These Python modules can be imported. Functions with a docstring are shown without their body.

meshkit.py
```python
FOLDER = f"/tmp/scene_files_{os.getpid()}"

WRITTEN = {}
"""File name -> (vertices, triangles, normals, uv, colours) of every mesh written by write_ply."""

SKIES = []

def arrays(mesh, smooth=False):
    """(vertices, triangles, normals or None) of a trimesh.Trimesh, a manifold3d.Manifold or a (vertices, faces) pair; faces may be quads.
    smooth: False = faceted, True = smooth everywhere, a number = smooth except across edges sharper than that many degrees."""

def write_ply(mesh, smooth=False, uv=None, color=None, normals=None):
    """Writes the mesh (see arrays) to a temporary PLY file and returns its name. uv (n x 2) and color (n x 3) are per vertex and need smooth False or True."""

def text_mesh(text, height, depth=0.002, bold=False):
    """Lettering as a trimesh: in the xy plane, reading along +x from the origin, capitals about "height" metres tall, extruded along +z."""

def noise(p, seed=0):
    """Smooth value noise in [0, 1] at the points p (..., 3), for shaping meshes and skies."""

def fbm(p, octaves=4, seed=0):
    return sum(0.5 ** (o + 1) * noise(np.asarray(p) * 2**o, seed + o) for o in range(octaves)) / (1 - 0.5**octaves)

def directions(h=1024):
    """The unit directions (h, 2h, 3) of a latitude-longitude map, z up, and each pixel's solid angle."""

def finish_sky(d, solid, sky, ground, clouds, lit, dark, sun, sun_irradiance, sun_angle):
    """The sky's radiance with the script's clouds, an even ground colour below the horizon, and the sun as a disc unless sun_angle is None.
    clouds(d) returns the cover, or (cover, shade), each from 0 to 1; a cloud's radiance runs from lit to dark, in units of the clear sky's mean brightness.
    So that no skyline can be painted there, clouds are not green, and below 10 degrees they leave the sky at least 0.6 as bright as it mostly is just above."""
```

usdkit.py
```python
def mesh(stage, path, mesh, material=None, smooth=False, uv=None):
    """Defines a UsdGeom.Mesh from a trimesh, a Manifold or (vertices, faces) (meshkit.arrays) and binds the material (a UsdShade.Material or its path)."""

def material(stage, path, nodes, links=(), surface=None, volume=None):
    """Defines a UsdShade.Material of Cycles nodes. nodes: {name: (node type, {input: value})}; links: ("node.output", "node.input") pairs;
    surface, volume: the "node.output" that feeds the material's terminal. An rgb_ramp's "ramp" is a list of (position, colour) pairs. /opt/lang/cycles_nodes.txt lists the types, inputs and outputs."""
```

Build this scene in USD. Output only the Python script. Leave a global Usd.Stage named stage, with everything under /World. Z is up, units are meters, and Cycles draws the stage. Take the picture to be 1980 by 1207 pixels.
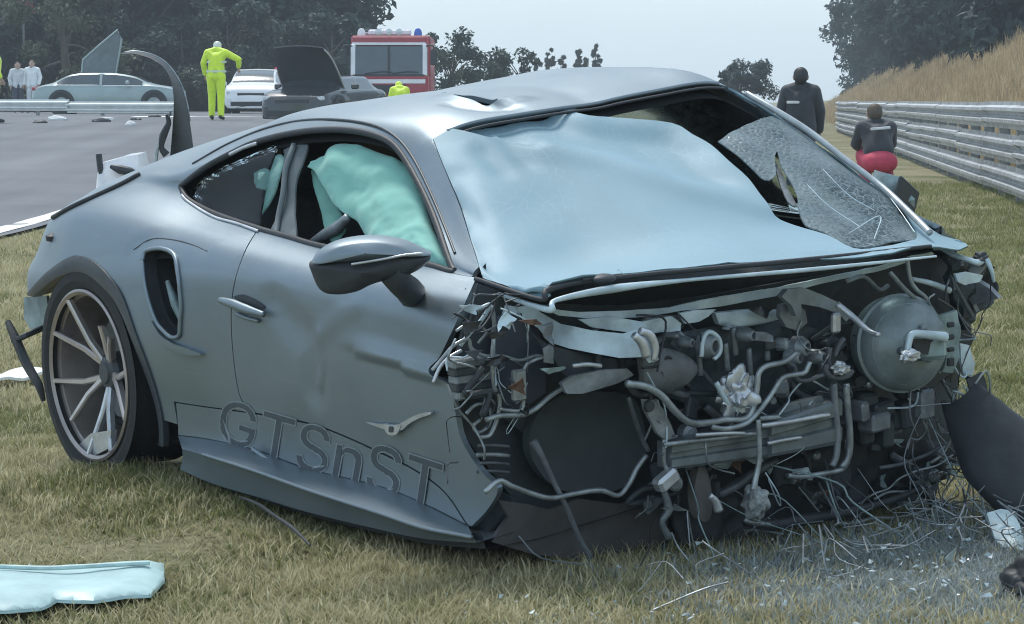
import math, random
import numpy as np, trimesh, shapely, usdkit, meshkit
import manifold3d as m3
from shapely.geometry import Polygon, LineString, box as sbox
from scipy.interpolate import Akima1DInterpolator, RectBivariateSpline
from scipy.spatial import cKDTree
from pxr import Usd, UsdGeom, UsdLux, UsdShade, Gf, Sdf, Vt

stage = Usd.Stage.CreateInMemory()
UsdGeom.SetStageUpAxis(stage, UsdGeom.Tokens.z)
UsdGeom.SetStageMetersPerUnit(stage, 1.0)
world = UsdGeom.Xform.Define(stage, '/World')
stage.SetDefaultPrim(world.GetPrim())
UsdGeom.Scope.Define(stage, '/World/Looks')
RNG = np.random.default_rng(7)
random.seed(7)

# ------------------------------------------------------------------ camera, sky, sun, exposure
CAM_H, FPX, CXP, CYP, HORIZON = 1.2, 5000.0, 990.0, 603.5, 195.0
PITCH = math.atan((CYP - HORIZON) / FPX)
cam = UsdGeom.Camera.Define(stage, '/World/camera')
cam.AddTranslateOp().Set(Gf.Vec3d(0, 0, CAM_H))
cam.AddRotateXOp().Set(90 - math.degrees(PITCH))
cam.CreateHorizontalApertureAttr(36.0)
cam.CreateVerticalApertureAttr(36.0 * 624 / 1024)
cam.CreateFocalLengthAttr(36.0 * FPX / 1980)
cam.CreateClippingRangeAttr(Gf.Vec2f(0.1, 2000))
EXPOSURE = 0.95
cam.CreateExposureAttr(EXPOSURE)
SUN_EL, SUN_AZ = math.radians(64), math.radians(-24)     # direction towards the hazy sun: high, beyond the car and a little to the left
sun_dir = np.array([math.sin(SUN_AZ) * math.cos(SUN_EL), math.cos(SUN_AZ) * math.cos(SUN_EL), math.sin(SUN_EL)])
sky_mat = usdkit.material(stage, '/World/Looks/sky_air', {
    'tc': ('texture_coordinate', {}),
    'mp': ('mapping', {'mapping_type': 'point', 'scale': (1.0, 1.0, 2.6)}),
    'n': ('noise_texture', {'scale': 1.6, 'detail': 4.0, 'roughness': 0.55}),
    'r': ('map_range', {'from_min': 0.30, 'from_max': 0.72, 'to_min': 0.45, 'to_max': 0.92, 'clamp': True}),
    'sky': ('sky_texture', {'sky_type': 'single_scattering', 'sun_disc': False, 'sun_elevation': SUN_EL, 'sun_rotation': SUN_AZ,
                            'air_density': 1.0, 'aerosol_density': 1.5}),
    'mx': ('mix_color', {'blend_type': 'mix', 'b': (2.2, 2.8, 3.2)}),
    'bg': ('background_shader', {'strength': 0.15}),
}, [('tc.generated', 'mp.vector'), ('mp.vector', 'n.vector'), ('n.fac', 'r.value'), ('r.result', 'mx.fac'), ('sky.color', 'mx.a'),
    ('mx.result', 'bg.color')], surface='bg.background')
sky = UsdLux.DomeLight.Define(stage, '/World/sky')
UsdShade.MaterialBindingAPI.Apply(sky.GetPrim()).Bind(sky_mat)
sky.GetPrim().SetCustomDataByKey('kind', 'structure')
sun = UsdLux.DistantLight.Define(stage, '/World/sun')
sun.CreateNormalizeAttr(True)
sun.CreateIntensityAttr(0.4)
sun.CreateAngleAttr(14.0)
sun.CreateColorAttr(Gf.Vec3f(1.0, 0.97, 0.92))
_z = sun_dir
_x = np.cross([0, 0, 1.0], _z); _x /= np.linalg.norm(_x)
_y = np.cross(_z, _x)
sun.AddTransformOp().Set(Gf.Matrix4d(*_x, 0, *_y, 0, *_z, 0, 0, 0, 0, 1))

# ------------------------------------------------------------------ helpers: prims
COUNT = {}
def numbered(parent, name):
    k = f'{parent}/{name}'
    n = COUNT.get(k, 0)
    COUNT[k] = n + 1
    return k if n == 0 else f'{k}_{n:03d}'

def tag(p, label=None, cat=None, group=None, kind=None):
    p = p.GetPrim() if hasattr(p, 'GetPrim') else p
    for k, v in (('label', label), ('category', cat), ('group', group), ('kind', kind)):
        if v:
            p.SetCustomDataByKey(k, v)
    return p

def path_of(parent):
    return '/World' if parent is None else str(parent.GetPath())

def mesh(name, geo, mat, parent=None, smooth=False, label=None):
    p = usdkit.mesh(stage, numbered(path_of(parent), name), geo, mat, smooth=smooth).GetPrim()
    if label:
        p.SetCustomDataByKey('label', label)
    return p

def thing(name, label, cat, loc=(0, 0, 0), rotz=0, group=None, matrix=None):
    x = UsdGeom.Xform.Define(stage, numbered('/World', name))
    if matrix is not None:
        x.AddTransformOp().Set(matrix)
    else:
        x.AddTranslateOp().Set(Gf.Vec3d(*map(float, loc)))
        x.AddRotateZOp().Set(float(rotz))
    return tag(x, label, cat, group)

def node(name, parent, loc=(0, 0, 0), label=None):
    x = UsdGeom.Xform.Define(stage, numbered(path_of(parent), name))
    x.AddTranslateOp().Set(Gf.Vec3d(*map(float, loc)))
    if label:
        x.GetPrim().SetCustomDataByKey('label', label)
    return x.GetPrim()

# ------------------------------------------------------------------ helpers: geometry
def cat(*geos):
    vs, fs, o = [], [], 0
    for g in geos:
        v, f, _ = meshkit.arrays(g)
        vs.append(v); fs.append(f + o); o += len(v)
    return np.vstack(vs), np.vstack(fs)

def rbox(lo, hi, b=0.01):
    """A box with chamfered edges."""
    lo, hi = np.array(lo, float), np.array(hi, float)
    b = min(b, 0.45 * (hi - lo).min())
    pts = []
    for s in np.ndindex(2, 2, 2):
        c = np.where(np.array(s) == 0, lo, hi); d = np.where(np.array(s) == 0, 1, -1) * b
        for k in range(3):
            p = c + d; p[k] = c[k]; pts.append(p)
    return m3.Manifold.hull_points(np.array(pts))

def xf(geo, rot=None, loc=(0, 0, 0), scale=1.0):
    v, f, _ = meshkit.arrays(geo)
    v = v * scale
    if rot is not None:
        v = v @ np.asarray(rot).T
    return v + np.asarray(loc), f

def rotz(a):
    c, s = math.cos(a), math.sin(a); return np.array([[c, -s, 0], [s, c, 0], [0, 0, 1.0]])
def rotx(a):
    c, s = math.cos(a), math.sin(a); return np.array([[1.0, 0, 0], [0, c, -s], [0, s, c]])
def roty(a):
    c, s = math.cos(a), math.sin(a); return np.array([[c, 0, s], [0, 1.0, 0], [-s, 0, c]])

def smooth_path(pts, n=6):
    pts = np.asarray(pts, float)
    if len(pts) < 3:
        return pts
    p = np.vstack([2 * pts[0] - pts[1], pts, 2 * pts[-1] - pts[-2]])
    out = []
    for i in range(1, len(p) - 2):
        for t in np.arange(n) / n:
            out.append(0.5 * (2 * p[i] + (p[i + 1] - p[i - 1]) * t + (2 * p[i - 1] - 5 * p[i] + 4 * p[i + 1] - p[i + 2]) * t * t
                              + (3 * p[i] - p[i - 1] - 3 * p[i + 1] + p[i + 2]) * t ** 3))
    return np.vstack(out + [p[-2]])

def tube(pts, r, sides=8, n=5, taper=None):
    """A round tube through the points; r may be one radius or one per input point."""
    src = np.asarray(pts, float)
    p = smooth_path(src, n)
    rr = np.interp(np.linspace(0, 1, len(p)), np.linspace(0, 1, len(src)), np.broadcast_to(np.asarray(r, float), (len(src),)))
    t = np.gradient(p, axis=0); t /= np.maximum(np.linalg.norm(t, axis=1, keepdims=True), 1e-9)
    up = np.array([0, 0, 1.0]) if abs(t[0] @ [0, 0, 1.0]) < 0.9 else np.array([1.0, 0, 0])
    nrm = up - t[0] * (up @ t[0]); nrm /= np.linalg.norm(nrm)
    rings = []
    a = np.arange(sides) / sides * 2 * math.pi
    for i in range(len(p)):
        nrm = nrm - t[i] * (nrm @ t[i]); nrm /= max(np.linalg.norm(nrm), 1e-9)
        b = np.cross(t[i], nrm)
        rings.append(p[i] + rr[i] * (np.cos(a)[:, None] * nrm + np.sin(a)[:, None] * b))
    v = np.vstack(rings + [p[:1], p[-1:]])
    f = []
    for i in range(len(p) - 1):
        for k in range(sides):
            q = (k + 1) % sides
            f += [(i * sides + k, i * sides + q, (i + 1) * sides + q), (i * sides + k, (i + 1) * sides + q, (i + 1) * sides + k)]
    e = len(p) * sides
    for k in range(sides):
        q = (k + 1) % sides
        f += [(e, q, k), (e + 1, (len(p) - 1) * sides + k, (len(p) - 1) * sides + q)]
    return v, np.array(f)

def lathe(profile, n=32, axis='z'):
    """Revolve (r, h) pairs about an axis; closed where r is 0."""
    pr = np.asarray(profile, float)
    a = np.arange(n) / n * 2 * math.pi
    v = np.stack([pr[:, 0, None] * np.cos(a), pr[:, 0, None] * np.sin(a), np.broadcast_to(pr[:, 1, None], (len(pr), n))], -1).reshape(-1, 3)
    f = []
    for i in range(len(pr) - 1):
        for k in range(n):
            q = (k + 1) % n
            f += [(i * n + k, i * n + q, (i + 1) * n + q), (i * n + k, (i + 1) * n + q, (i + 1) * n + k)]
    if axis == 'y':
        v = v[:, [0, 2, 1]] * [1, -1, 1]
    if axis == 'x':
        v = v[:, [2, 0, 1]]
    return v, np.array(f)

def loft(rows, closed=False):
    """Quads between rows of points (m, n, 3)."""
    rows = np.asarray(rows, float); m, n, _ = rows.shape
    f = []
    for i in range(m - 1):
        for k in range(n if closed else n - 1):
            q = (k + 1) % n
            f += [(i * n + k, i * n + q, (i + 1) * n + q), (i * n + k, (i + 1) * n + q, (i + 1) * n + k)]
    return rows.reshape(-1, 3), np.array(f)

def solid(v, f, n, d):
    """Gives an open sheet a thickness d along -n (n per vertex or one vector)."""
    v, f = np.asarray(v, float), np.asarray(f)
    n = np.broadcast_to(n, v.shape)
    e = np.sort(np.vstack([f[:, [0, 1]], f[:, [1, 2]], f[:, [2, 0]]]), axis=1)
    raw = np.vstack([f[:, [0, 1]], f[:, [1, 2]], f[:, [2, 0]]])
    _, inv, cnt = np.unique(e, axis=0, return_inverse=True, return_counts=True)
    b = raw[cnt[inv.ravel()] == 1]
    o = len(v)
    side = np.vstack([np.c_[b[:, 1], b[:, 0], b[:, 0] + o], np.c_[b[:, 1], b[:, 0] + o, b[:, 1] + o]])
    return np.vstack([v, v - n * d]), np.vstack([f, f[:, ::-1] + o, side])

def polysheet(poly, cell=None):
    """Triangulates a shapely polygon, optionally on a grid of cells: (xy, faces)."""
    parts = []
    if cell:
        x0, y0, x1, y1 = poly.bounds
        gx, gy = np.meshgrid(np.arange(math.floor(x0 / cell), math.ceil(x1 / cell)) * cell, np.arange(math.floor(y0 / cell), math.ceil(y1 / cell)) * cell, indexing='ij')
        bx = shapely.box(gx.ravel(), gy.ravel(), gx.ravel() + cell, gy.ravel() + cell)
        shapely.prepare(poly)
        full = shapely.contains_properly(poly, bx); some = shapely.intersects(poly, bx) & ~full
        tris = []
        fx, fy = gx.ravel()[full], gy.ravel()[full]
        q = np.stack([np.c_[fx, fy], np.c_[fx + cell, fy], np.c_[fx + cell, fy + cell], np.c_[fx, fy + cell]], 1)
        tris += [q[:, [0, 1, 2]], q[:, [0, 2, 3]]]
        geoms = shapely.get_parts(shapely.intersection(poly, bx[some]))
    else:
        tris, geoms = [], shapely.get_parts(poly)
    for g in geoms:
        if g.geom_type == 'GeometryCollection':
            gs = [h for h in g.geoms if h.geom_type == 'Polygon']
        else:
            gs = [g] if g.geom_type == 'Polygon' else []
        for h in gs:
            if h.area < 1e-10:
                continue
            for t in shapely.get_parts(shapely.constrained_delaunay_triangles(h)):
                c = np.array(t.exterior.coords)[:3]
                if (c[1, 0] - c[0, 0]) * (c[2, 1] - c[0, 1]) - (c[1, 1] - c[0, 1]) * (c[2, 0] - c[0, 0]) < 0:
                    c = c[::-1]
                parts.append(c)
    if parts:
        tris.append(np.array(parts))
    t = np.concatenate(tris)
    key = np.round(t.reshape(-1, 2), 6)
    uq, first, inv = np.unique(key, axis=0, return_index=True, return_inverse=True)
    f = inv.ravel().reshape(-1, 3)
    f = f[(f[:, 0] != f[:, 1]) & (f[:, 1] != f[:, 2]) & (f[:, 2] != f[:, 0])]
    return t.reshape(-1, 2)[first], f

def sm(t):
    t = np.clip(t, 0, 1); return t * t * (3 - 2 * t)

# a pixel of the photograph as a ray of this camera, to read off where things stand
CZ = np.array([0, math.cos(PITCH), -math.sin(PITCH)]); CX = np.array([1.0, 0, 0]); CY = np.cross(CZ, CX); EYE = np.array([0, 0, CAM_H])
def ray(px, py):
    return CZ + CX * ((px - CXP) / FPX) + CY * ((py - CYP) / FPX)
def at_depth(px, py, depth):
    d = ray(px, py); return EYE + d * (depth / d[1])
def w2p(X):
    c = np.asarray(X) - EYE; z = c @ CZ
    return np.stack([CXP + FPX * (c @ CX) / z, CYP + FPX * (c @ CY) / z], -1)

# ------------------------------------------------------------------ materials
def mat(name, color, rough=0.6, metal=0.0, spec=0.5, noise=0.0, scale=30.0, bump=0.0, coat=0.0, sheen=0.0, tint=None, transl=None):
    """Principled paint, plastic, metal or cloth with colour variation and fine relief from noise in object space."""
    c = np.array(color, float)
    c2 = np.array(tint, float) if tint is not None else c * (1 - noise)
    nodes = {'tc': ('texture_coordinate', {}), 'n': ('noise_texture', {'scale': scale, 'detail': 5.0, 'roughness': 0.6}),
             'r': ('rgb_ramp', {'ramp': [(0.3, tuple(c2)), (0.7, tuple(np.minimum(c * (1 + noise * 0.6), 0.95)))]}),
             'p': ('principled_bsdf', {'roughness': rough, 'metallic': metal, 'specular_ior_level': spec, 'coat_weight': coat, 'sheen_weight': sheen})}
    links = [('tc.object', 'n.vector'), ('n.fac', 'r.fac'), ('r.color', 'p.base_color')]
    if bump:
        nodes['n2'] = ('noise_texture', {'scale': scale * 3, 'detail': 4.0})
        nodes['b'] = ('bump', {'strength': bump, 'distance': 0.01})
        links += [('tc.object', 'n2.vector'), ('n2.fac', 'b.height'), ('b.normal', 'p.normal')]
    out = 'p.BSDF'
    if transl:
        nodes['t'] = ('translucent_bsdf', {'color': tuple(transl)})
        nodes['m'] = ('mix_closure', {'fac': 0.3})
        links += [('p.BSDF', 'm.closure1'), ('t.BSDF', 'm.closure2')]
        out = 'm.closure'
    return usdkit.material(stage, f'/World/Looks/{name}', nodes, links, surface=out)

# ------------------------------------------------------------------ ground, road, bank
RAIL_DIR = 0.0954
def rail_x(y):
    return 2.735 + RAIL_DIR * np.asarray(y)
def gz(x, y):
    x, y = np.asarray(x, float), np.asarray(y, float)
    z = 0.03 * np.clip(x, -3, 4) + 0.86 * sm((y - 22) / 40) * sm((-1 - x) / 5)
    s = x - rail_x(y)
    z = z + np.interp(s, [0.5, 1.2, 5.0, 8.0, 40], [0, 0.2, 2.75, 3.0, 3.4]) * (1 - 0.6 * sm((y - 150) / 60))
    z = z + 0.115 * np.exp(-((x + 1.22) ** 2 / 0.30 + (y - 7.90) ** 2 / 0.16)) + 0.075 * np.exp(-((x + 0.85) ** 2 / 0.16 + (y - 7.40) ** 2 / 0.16)) + 0.03 * np.exp(-((x + 0.35) ** 2 / 0.16 + (y - 6.85) ** 2 / 0.16))
    z = z + 0.035 * (meshkit.fbm(np.stack([x * 0.9, y * 0.9, 0 * x], -1), 3, 5) - 0.5) * sm((y - 3) / 3)
    return z

def grid_ground(gx, gy, dz=0.0):
    X, Y = np.meshgrid(gx, gy, indexing='ij')
    return loft(np.stack([X, Y, gz(X, Y) + dz], -1))[0], loft(np.stack([X, Y, 0 * X], -1))[1]

gm = usdkit.material(stage, '/World/Looks/turf_soil', {
    'g': ('geometry', {}), 'n1': ('noise_texture', {'scale': 0.7, 'detail': 4.0}), 'n2': ('noise_texture', {'scale': 26.0, 'detail': 6.0, 'roughness': 0.7}),
    'r1': ('rgb_ramp', {'ramp': [(0.35, (0.17, 0.185, 0.09)), (0.5, (0.27, 0.255, 0.155)), (0.68, (0.36, 0.325, 0.22))]}),
    'r2': ('rgb_ramp', {'ramp': [(0.3, (0.35, 0.33, 0.3)), (0.7, (1.0, 1.0, 1.0))]}),
    'm': ('mix', {'mix_type': 'multiply', 'fac': 0.8}), 'b': ('bump', {'strength': 0.7, 'distance': 0.03}),
    'p': ('principled_bsdf', {'roughness': 0.95, 'specular_ior_level': 0.1}),
}, [('g.position', 'n1.vector'), ('g.position', 'n2.vector'), ('n1.fac', 'r1.fac'), ('n2.fac', 'r2.fac'), ('r1.color', 'm.color1'), ('r2.color', 'm.color2'),
    ('m.color', 'p.base_color'), ('n2.fac', 'b.height'), ('b.normal', 'p.normal')], surface='p.BSDF')
gx = np.r_[-400, -200, -100, np.arange(-60, -16, 4), np.arange(-16, 16, 0.4), np.arange(16, 40, 1.2), np.arange(40, 60, 5), 100, 200, 400]
gy = np.r_[-60, -20, -6, np.arange(0, 90, 0.8), np.arange(90, 200, 5), 250, 350, 600, 1200]
tag(mesh('ground', grid_ground(gx, gy), gm, smooth=True), 'dry patchy grass verge around the wreck', 'ground', kind='structure')

asphalt = usdkit.material(stage, '/World/Looks/asphalt', {
    'g': ('geometry', {}), 'n1': ('noise_texture', {'scale': 0.5, 'detail': 4.0}), 'n2': ('noise_texture', {'scale': 60.0, 'detail': 3.0}),
    'mp': ('mapping', {'mapping_type': 'point', 'scale': (0.9, 0.06, 1.0)}), 'n3': ('noise_texture', {'scale': 1.2, 'detail': 3.0}),
    'r1': ('rgb_ramp', {'ramp': [(0.3, (0.15, 0.16, 0.175)), (0.7, (0.195, 0.203, 0.215))]}),
    'r3': ('rgb_ramp', {'ramp': [(0.35, (0.72, 0.72, 0.72)), (0.6, (1.0, 1.0, 1.0))]}),
    'r2': ('rgb_ramp', {'ramp': [(0.3, (0.7, 0.7, 0.7)), (0.7, (1.0, 1.0, 1.0))]}),
    'm': ('mix', {'mix_type': 'multiply', 'fac': 0.8}), 'm2': ('mix', {'mix_type': 'multiply', 'fac': 0.8}), 'b': ('bump', {'strength': 0.3, 'distance': 0.01}),
    'p': ('principled_bsdf', {'roughness': 0.8, 'specular_ior_level': 0.3}),
}, [('g.position', 'n1.vector'), ('g.position', 'n2.vector'), ('g.position', 'mp.vector'), ('mp.vector', 'n3.vector'), ('n3.fac', 'r3.fac'),
    ('n1.fac', 'r1.fac'), ('n2.fac', 'r2.fac'), ('r1.color', 'm.color1'), ('r2.color', 'm.color2'), ('m.color', 'm2.color1'), ('r3.color', 'm2.color2'),
    ('m2.color', 'p.base_color'), ('n2.fac', 'b.height'), ('b.normal', 'p.normal')], surface='p.BSDF')
def edge_x(y):
    return -4.75 + 0.03 * (np.asarray(y) - 24)
def road_strip(xl, xr, y0, y1, dz, n=60, m=12):
    yy = np.linspace(y0, y1, n); a, b = xl(yy), xr(yy)
    t = np.linspace(0, 1, m)
    X = a[:, None] * (1 - t) + b[:, None] * t; Y = np.broadcast_to(yy[:, None], X.shape)
    v, f = loft(np.stack([X, Y, gz(X, Y) + dz], -1))
    return v, f[:, ::-1]
tag(mesh('road', road_strip(lambda y: edge_x(y) * 0 - 40, lambda y: edge_x(y), -5, 96, 0.03, 120, 60), asphalt, smooth=True), 'grey asphalt road to the left of the wreck', 'road', kind='structure')
white_paint = mat('road_white', (0.72, 0.72, 0.68), 0.7, noise=0.18, scale=14)
tag(mesh('road_edge_line', road_strip(lambda y: edge_x(y) - 0.35, lambda y: edge_x(y) - 0.12, -5, 64, 0.036, 90, 3), white_paint), 'white painted edge line of the road', 'road marking', kind='structure')
tag(mesh('far_road_line', road_strip(lambda y: edge_x(y) * 0 - 9.6, lambda y: edge_x(y) * 0 - 3.6, 65.2, 66.4, 0.036, 4, 24), white_paint), 'white painted line across the far road before the parked cars', 'road marking', kind='structure')

# ------------------------------------------------------------------ guard rails
steel = mat('galvanised_steel', (0.43, 0.44, 0.45), 0.46, 0.5, noise=0.4, scale=4)
post_steel = mat('post_steel', (0.30, 0.31, 0.31), 0.55, 0.5, noise=0.3, scale=8)
def w_beam(p0, p1, z0, h, side):
    """A corrugated W profile beam from p0 to p1; side is the unit vector its face looks along."""
    prof = [(0.0, 0.0), (0.02, 0.05), (0.075, 0.09), (0.08, 0.13), (0.075, 0.17), (0.02, 0.22), (0.0, 0.26), (0.0, 0.29), (0.0, 0.26)]
    zs = np.array([0.0, 0.14, 0.22, 0.34, 0.42, 0.5, 0.58, 0.66, 0.78, 0.86, 1.0]) * h
    ds = np.array([0.012, 0.012, 0.078, 0.082, 0.02, 0.0, 0.02, 0.082, 0.078, 0.012, 0.012])
    side = np.asarray(side)
    rows = np.array([[np.array(p) + side * d + np.array([0, 0, z0 + z]) for z, d in zip(zs, ds)] for p in (p0, p1)])
    v, f = loft(rows)
    return solid(v, f, np.array([*side[:2], 0.0]), 0.006)
gr = thing('guard_rail', 'triple steel guard rail running along the foot of the straw coloured bank', 'guard rail', (0, 0, 0))
rd = np.array([RAIL_DIR, 1.0, 0]); rd /= np.linalg.norm(rd); rn = np.array([-rd[1], rd[0], 0])
ys = np.arange(11, 92, 4.0)
for i in range(len(ys) - 1):
    a = np.array([rail_x(ys[i]), ys[i], 0.0]); b = np.array([rail_x(ys[i + 1] + 0.12), ys[i + 1] + 0.12, 0.0])
    off = rn * (0.0045 * (i % 2))
    for z0, h in ((0.07, 0.30), (0.42, 0.30), (0.77, 0.30)):
        wob = 0.006 * math.sin(i * 1.7 + z0 * 9)
        mesh('beam', w_beam(a + off, b + off, gz(a[0], a[1]) + z0 + wob, h, rn), steel, gr, smooth=25)
for y in np.arange(11.5, 92, 2.0):
    p = np.array([rail_x(y), y, 0.0]) - rn * 0.06
    g = float(gz(p[0], p[1]))
    prof = cat(xf(rbox((-0.004, -0.06, -0.4), (0.004, 0.06, 1.06), 0.001)), xf(rbox((-0.04, -0.062, -0.4), (0.04, -0.054, 1.06), 0.001)), xf(rbox((-0.04, 0.054, -0.4), (0.04, 0.062, 1.06), 0.001)))
    mesh('post', xf(prof, rotz(math.pi / 2 - 0.095), (p[0], p[1], g)), post_steel, gr)
fr = thing('low_barrier', 'low pale steel barrier in front of the parked silver car', 'guard rail', (0, 0, 0))
fa = at_depth(-60, 205, 73); fb = at_depth(335, 214, 68)
bd = (fb - fa) / np.linalg.norm(fb - fa); bn = np.array([bd[1], -bd[0], 0]); bn /= np.linalg.norm(bn)
pale_steel = mat('pale_steel', (0.66, 0.68, 0.66), 0.5, 0.2, noise=0.12, scale=3)
for i in range(2):
    a = fa + (fb - fa) * (i / 2); b = fa + (fb - fa) * ((i + 1) / 2 + 0.01)
    mesh('beam', w_beam(np.r_[a[:2], 0], np.r_[b[:2], 0], (a[2] + b[2]) / 2 - 0.1, 0.31, bn), pale_steel, fr, smooth=25)
for t in np.linspace(0.03, 0.98, 4):
    p = fa + (fb - fa) * t - bn * 0.05
    mesh('post', xf(rbox((-0.05, -0.03, -0.5), (0.05, 0.03, 0.2), 0.004), None, p), post_steel, fr)

# ------------------------------------------------------------------ trees and bushes
def leaf_mat(name, dark, light, hue=0.25):
    return usdkit.material(stage, f'/World/Looks/{name}', {
        'g': ('geometry', {}), 'n': ('noise_texture', {'scale': 0.6, 'detail': 2.0}),
        'a': ('math', {'math_type': 'multiply_add', 'value2': 0.55, 'value3': 0.0}), 's': ('math', {'math_type': 'multiply_add', 'value2': 0.6}),
        'r': ('rgb_ramp', {'ramp': [(0.15, dark), (0.95, light)]}),
        'p': ('principled_bsdf', {'roughness': 0.6, 'specular_ior_level': 0.3}), 't': ('translucent_bsdf', {}), 'm': ('mix_closure', {'fac': 0.25}),
    }, [('g.position', 'n.vector'), ('g.random_per_island', 'a.value1'), ('n.fac', 's.value1'), ('a.value', 's.value3'), ('s.value', 'r.fac'), ('r.color', 'p.base_color'),
        ('r.color', 't.color'), ('p.BSDF', 'm.closure1'), ('t.BSDF', 'm.closure2')], surface='m.closure')
forest_leaf = leaf_mat('forest_leaf', (0.032, 0.054, 0.056), (0.085, 0.122, 0.108))
mid_leaf = leaf_mat('mid_leaf', (0.045, 0.07, 0.06), (0.13, 0.165, 0.125))
olive_leaf = leaf_mat('olive_leaf', (0.07, 0.088, 0.06), (0.24, 0.25, 0.17))
bark = mat('bark', (0.085, 0.07, 0.055), 0.9, noise=0.4, scale=12, bump=0.6)

def leaves(centers, radii, per, size, rng, squash=0.8):
    """Leaf sprays: many small folded quads spread through clumps."""
    c = np.repeat(centers, per, 0); r = np.repeat(radii, per)
    d = rng.normal(size=(len(c), 3)); d /= np.linalg.norm(d, axis=1, keepdims=True)
    p = c + d * (r * rng.random(len(c)) ** 0.45)[:, None] * [1, 1, squash]
    n = d * 0.7 + rng.normal(size=d.shape) * 0.8 + [0, 0, 0.5]; n /= np.linalg.norm(n, axis=1, keepdims=True)
    t = np.cross(n, rng.normal(size=n.shape)); t /= np.linalg.norm(t, axis=1, keepdims=True)
    b = np.cross(n, t)
    s = size * rng.uniform(0.5, 1.3, len(c))[:, None]
    v = np.stack([p - t * s, p + b * s * 0.45 + n * s * 0.12, p + t * s, p - b * s * 0.45 + n * s * 0.12], 1).reshape(-1, 3)
    k = np.arange(len(c))[:, None] * 4
    return v, np.vstack([k + [0, 1, 2], k + [0, 2, 3]])

def tree(name, label, cat_, x, y, h, r, leafm, seed, group=None, base=0.25, clumps=26, per=330, size=0.16, taper=0.0):
    rng = np.random.default_rng(seed)
    z = float(gz(x, y))
    t = thing(name, label, cat_, (x, y, z), 0, group)
    top = np.array([rng.normal() * 0.2, rng.normal() * 0.2, h * 0.8])
    mids = [np.array([0, 0, -0.3]), np.array([rng.normal() * 0.1, rng.normal() * 0.1, h * 0.3]), top * [1, 1, 0.75], top]
    rad = max(0.05, h * 0.022)
    limbs = [tube(mids, [rad * 1.3, rad, rad * 0.55, rad * 0.15], 8, 4)]
    cs, rs = [], []
    for k in range(clumps):
        a = rng.uniform(0, 2 * math.pi); f = rng.uniform(base, 1.0)
        prof = math.sqrt(max(0.05, 1 - ((f - 0.55) / 0.62) ** 2)) if not taper else (1.08 - f) * 1.2 * taper + (1 - taper) * 0.8
        rr = r * prof * math.sqrt(rng.uniform(0.15, 1.0))
        c = np.array([math.cos(a) * rr, math.sin(a) * rr, f * h - 0.12 * r])
        cs.append(c); rs.append(r * rng.uniform(0.2, 0.42) * (1 if not taper else max(0.3, 1.2 - f)))
        if k % 2 == 0:
            s = mids[1] + (mids[2] - mids[1]) * rng.random()
            limbs.append(tube([s, (s + c) / 2 + [0, 0, 0.1 * r], c], [rad * 0.4, rad * 0.25, rad * 0.08], 5, 3))
    mesh('trunk', cat(*limbs), bark, t)
    mesh('crown', leaves(np.array(cs), np.array(rs), per, size, rng), leafm, t)
    return t

def tree_px(name, label, cat_, px, depth, h, r, leafm, seed, **k):
    return tree(name, label, cat_, (px - CXP) / FPX * depth, depth, h, r, leafm, seed, **k)

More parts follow.
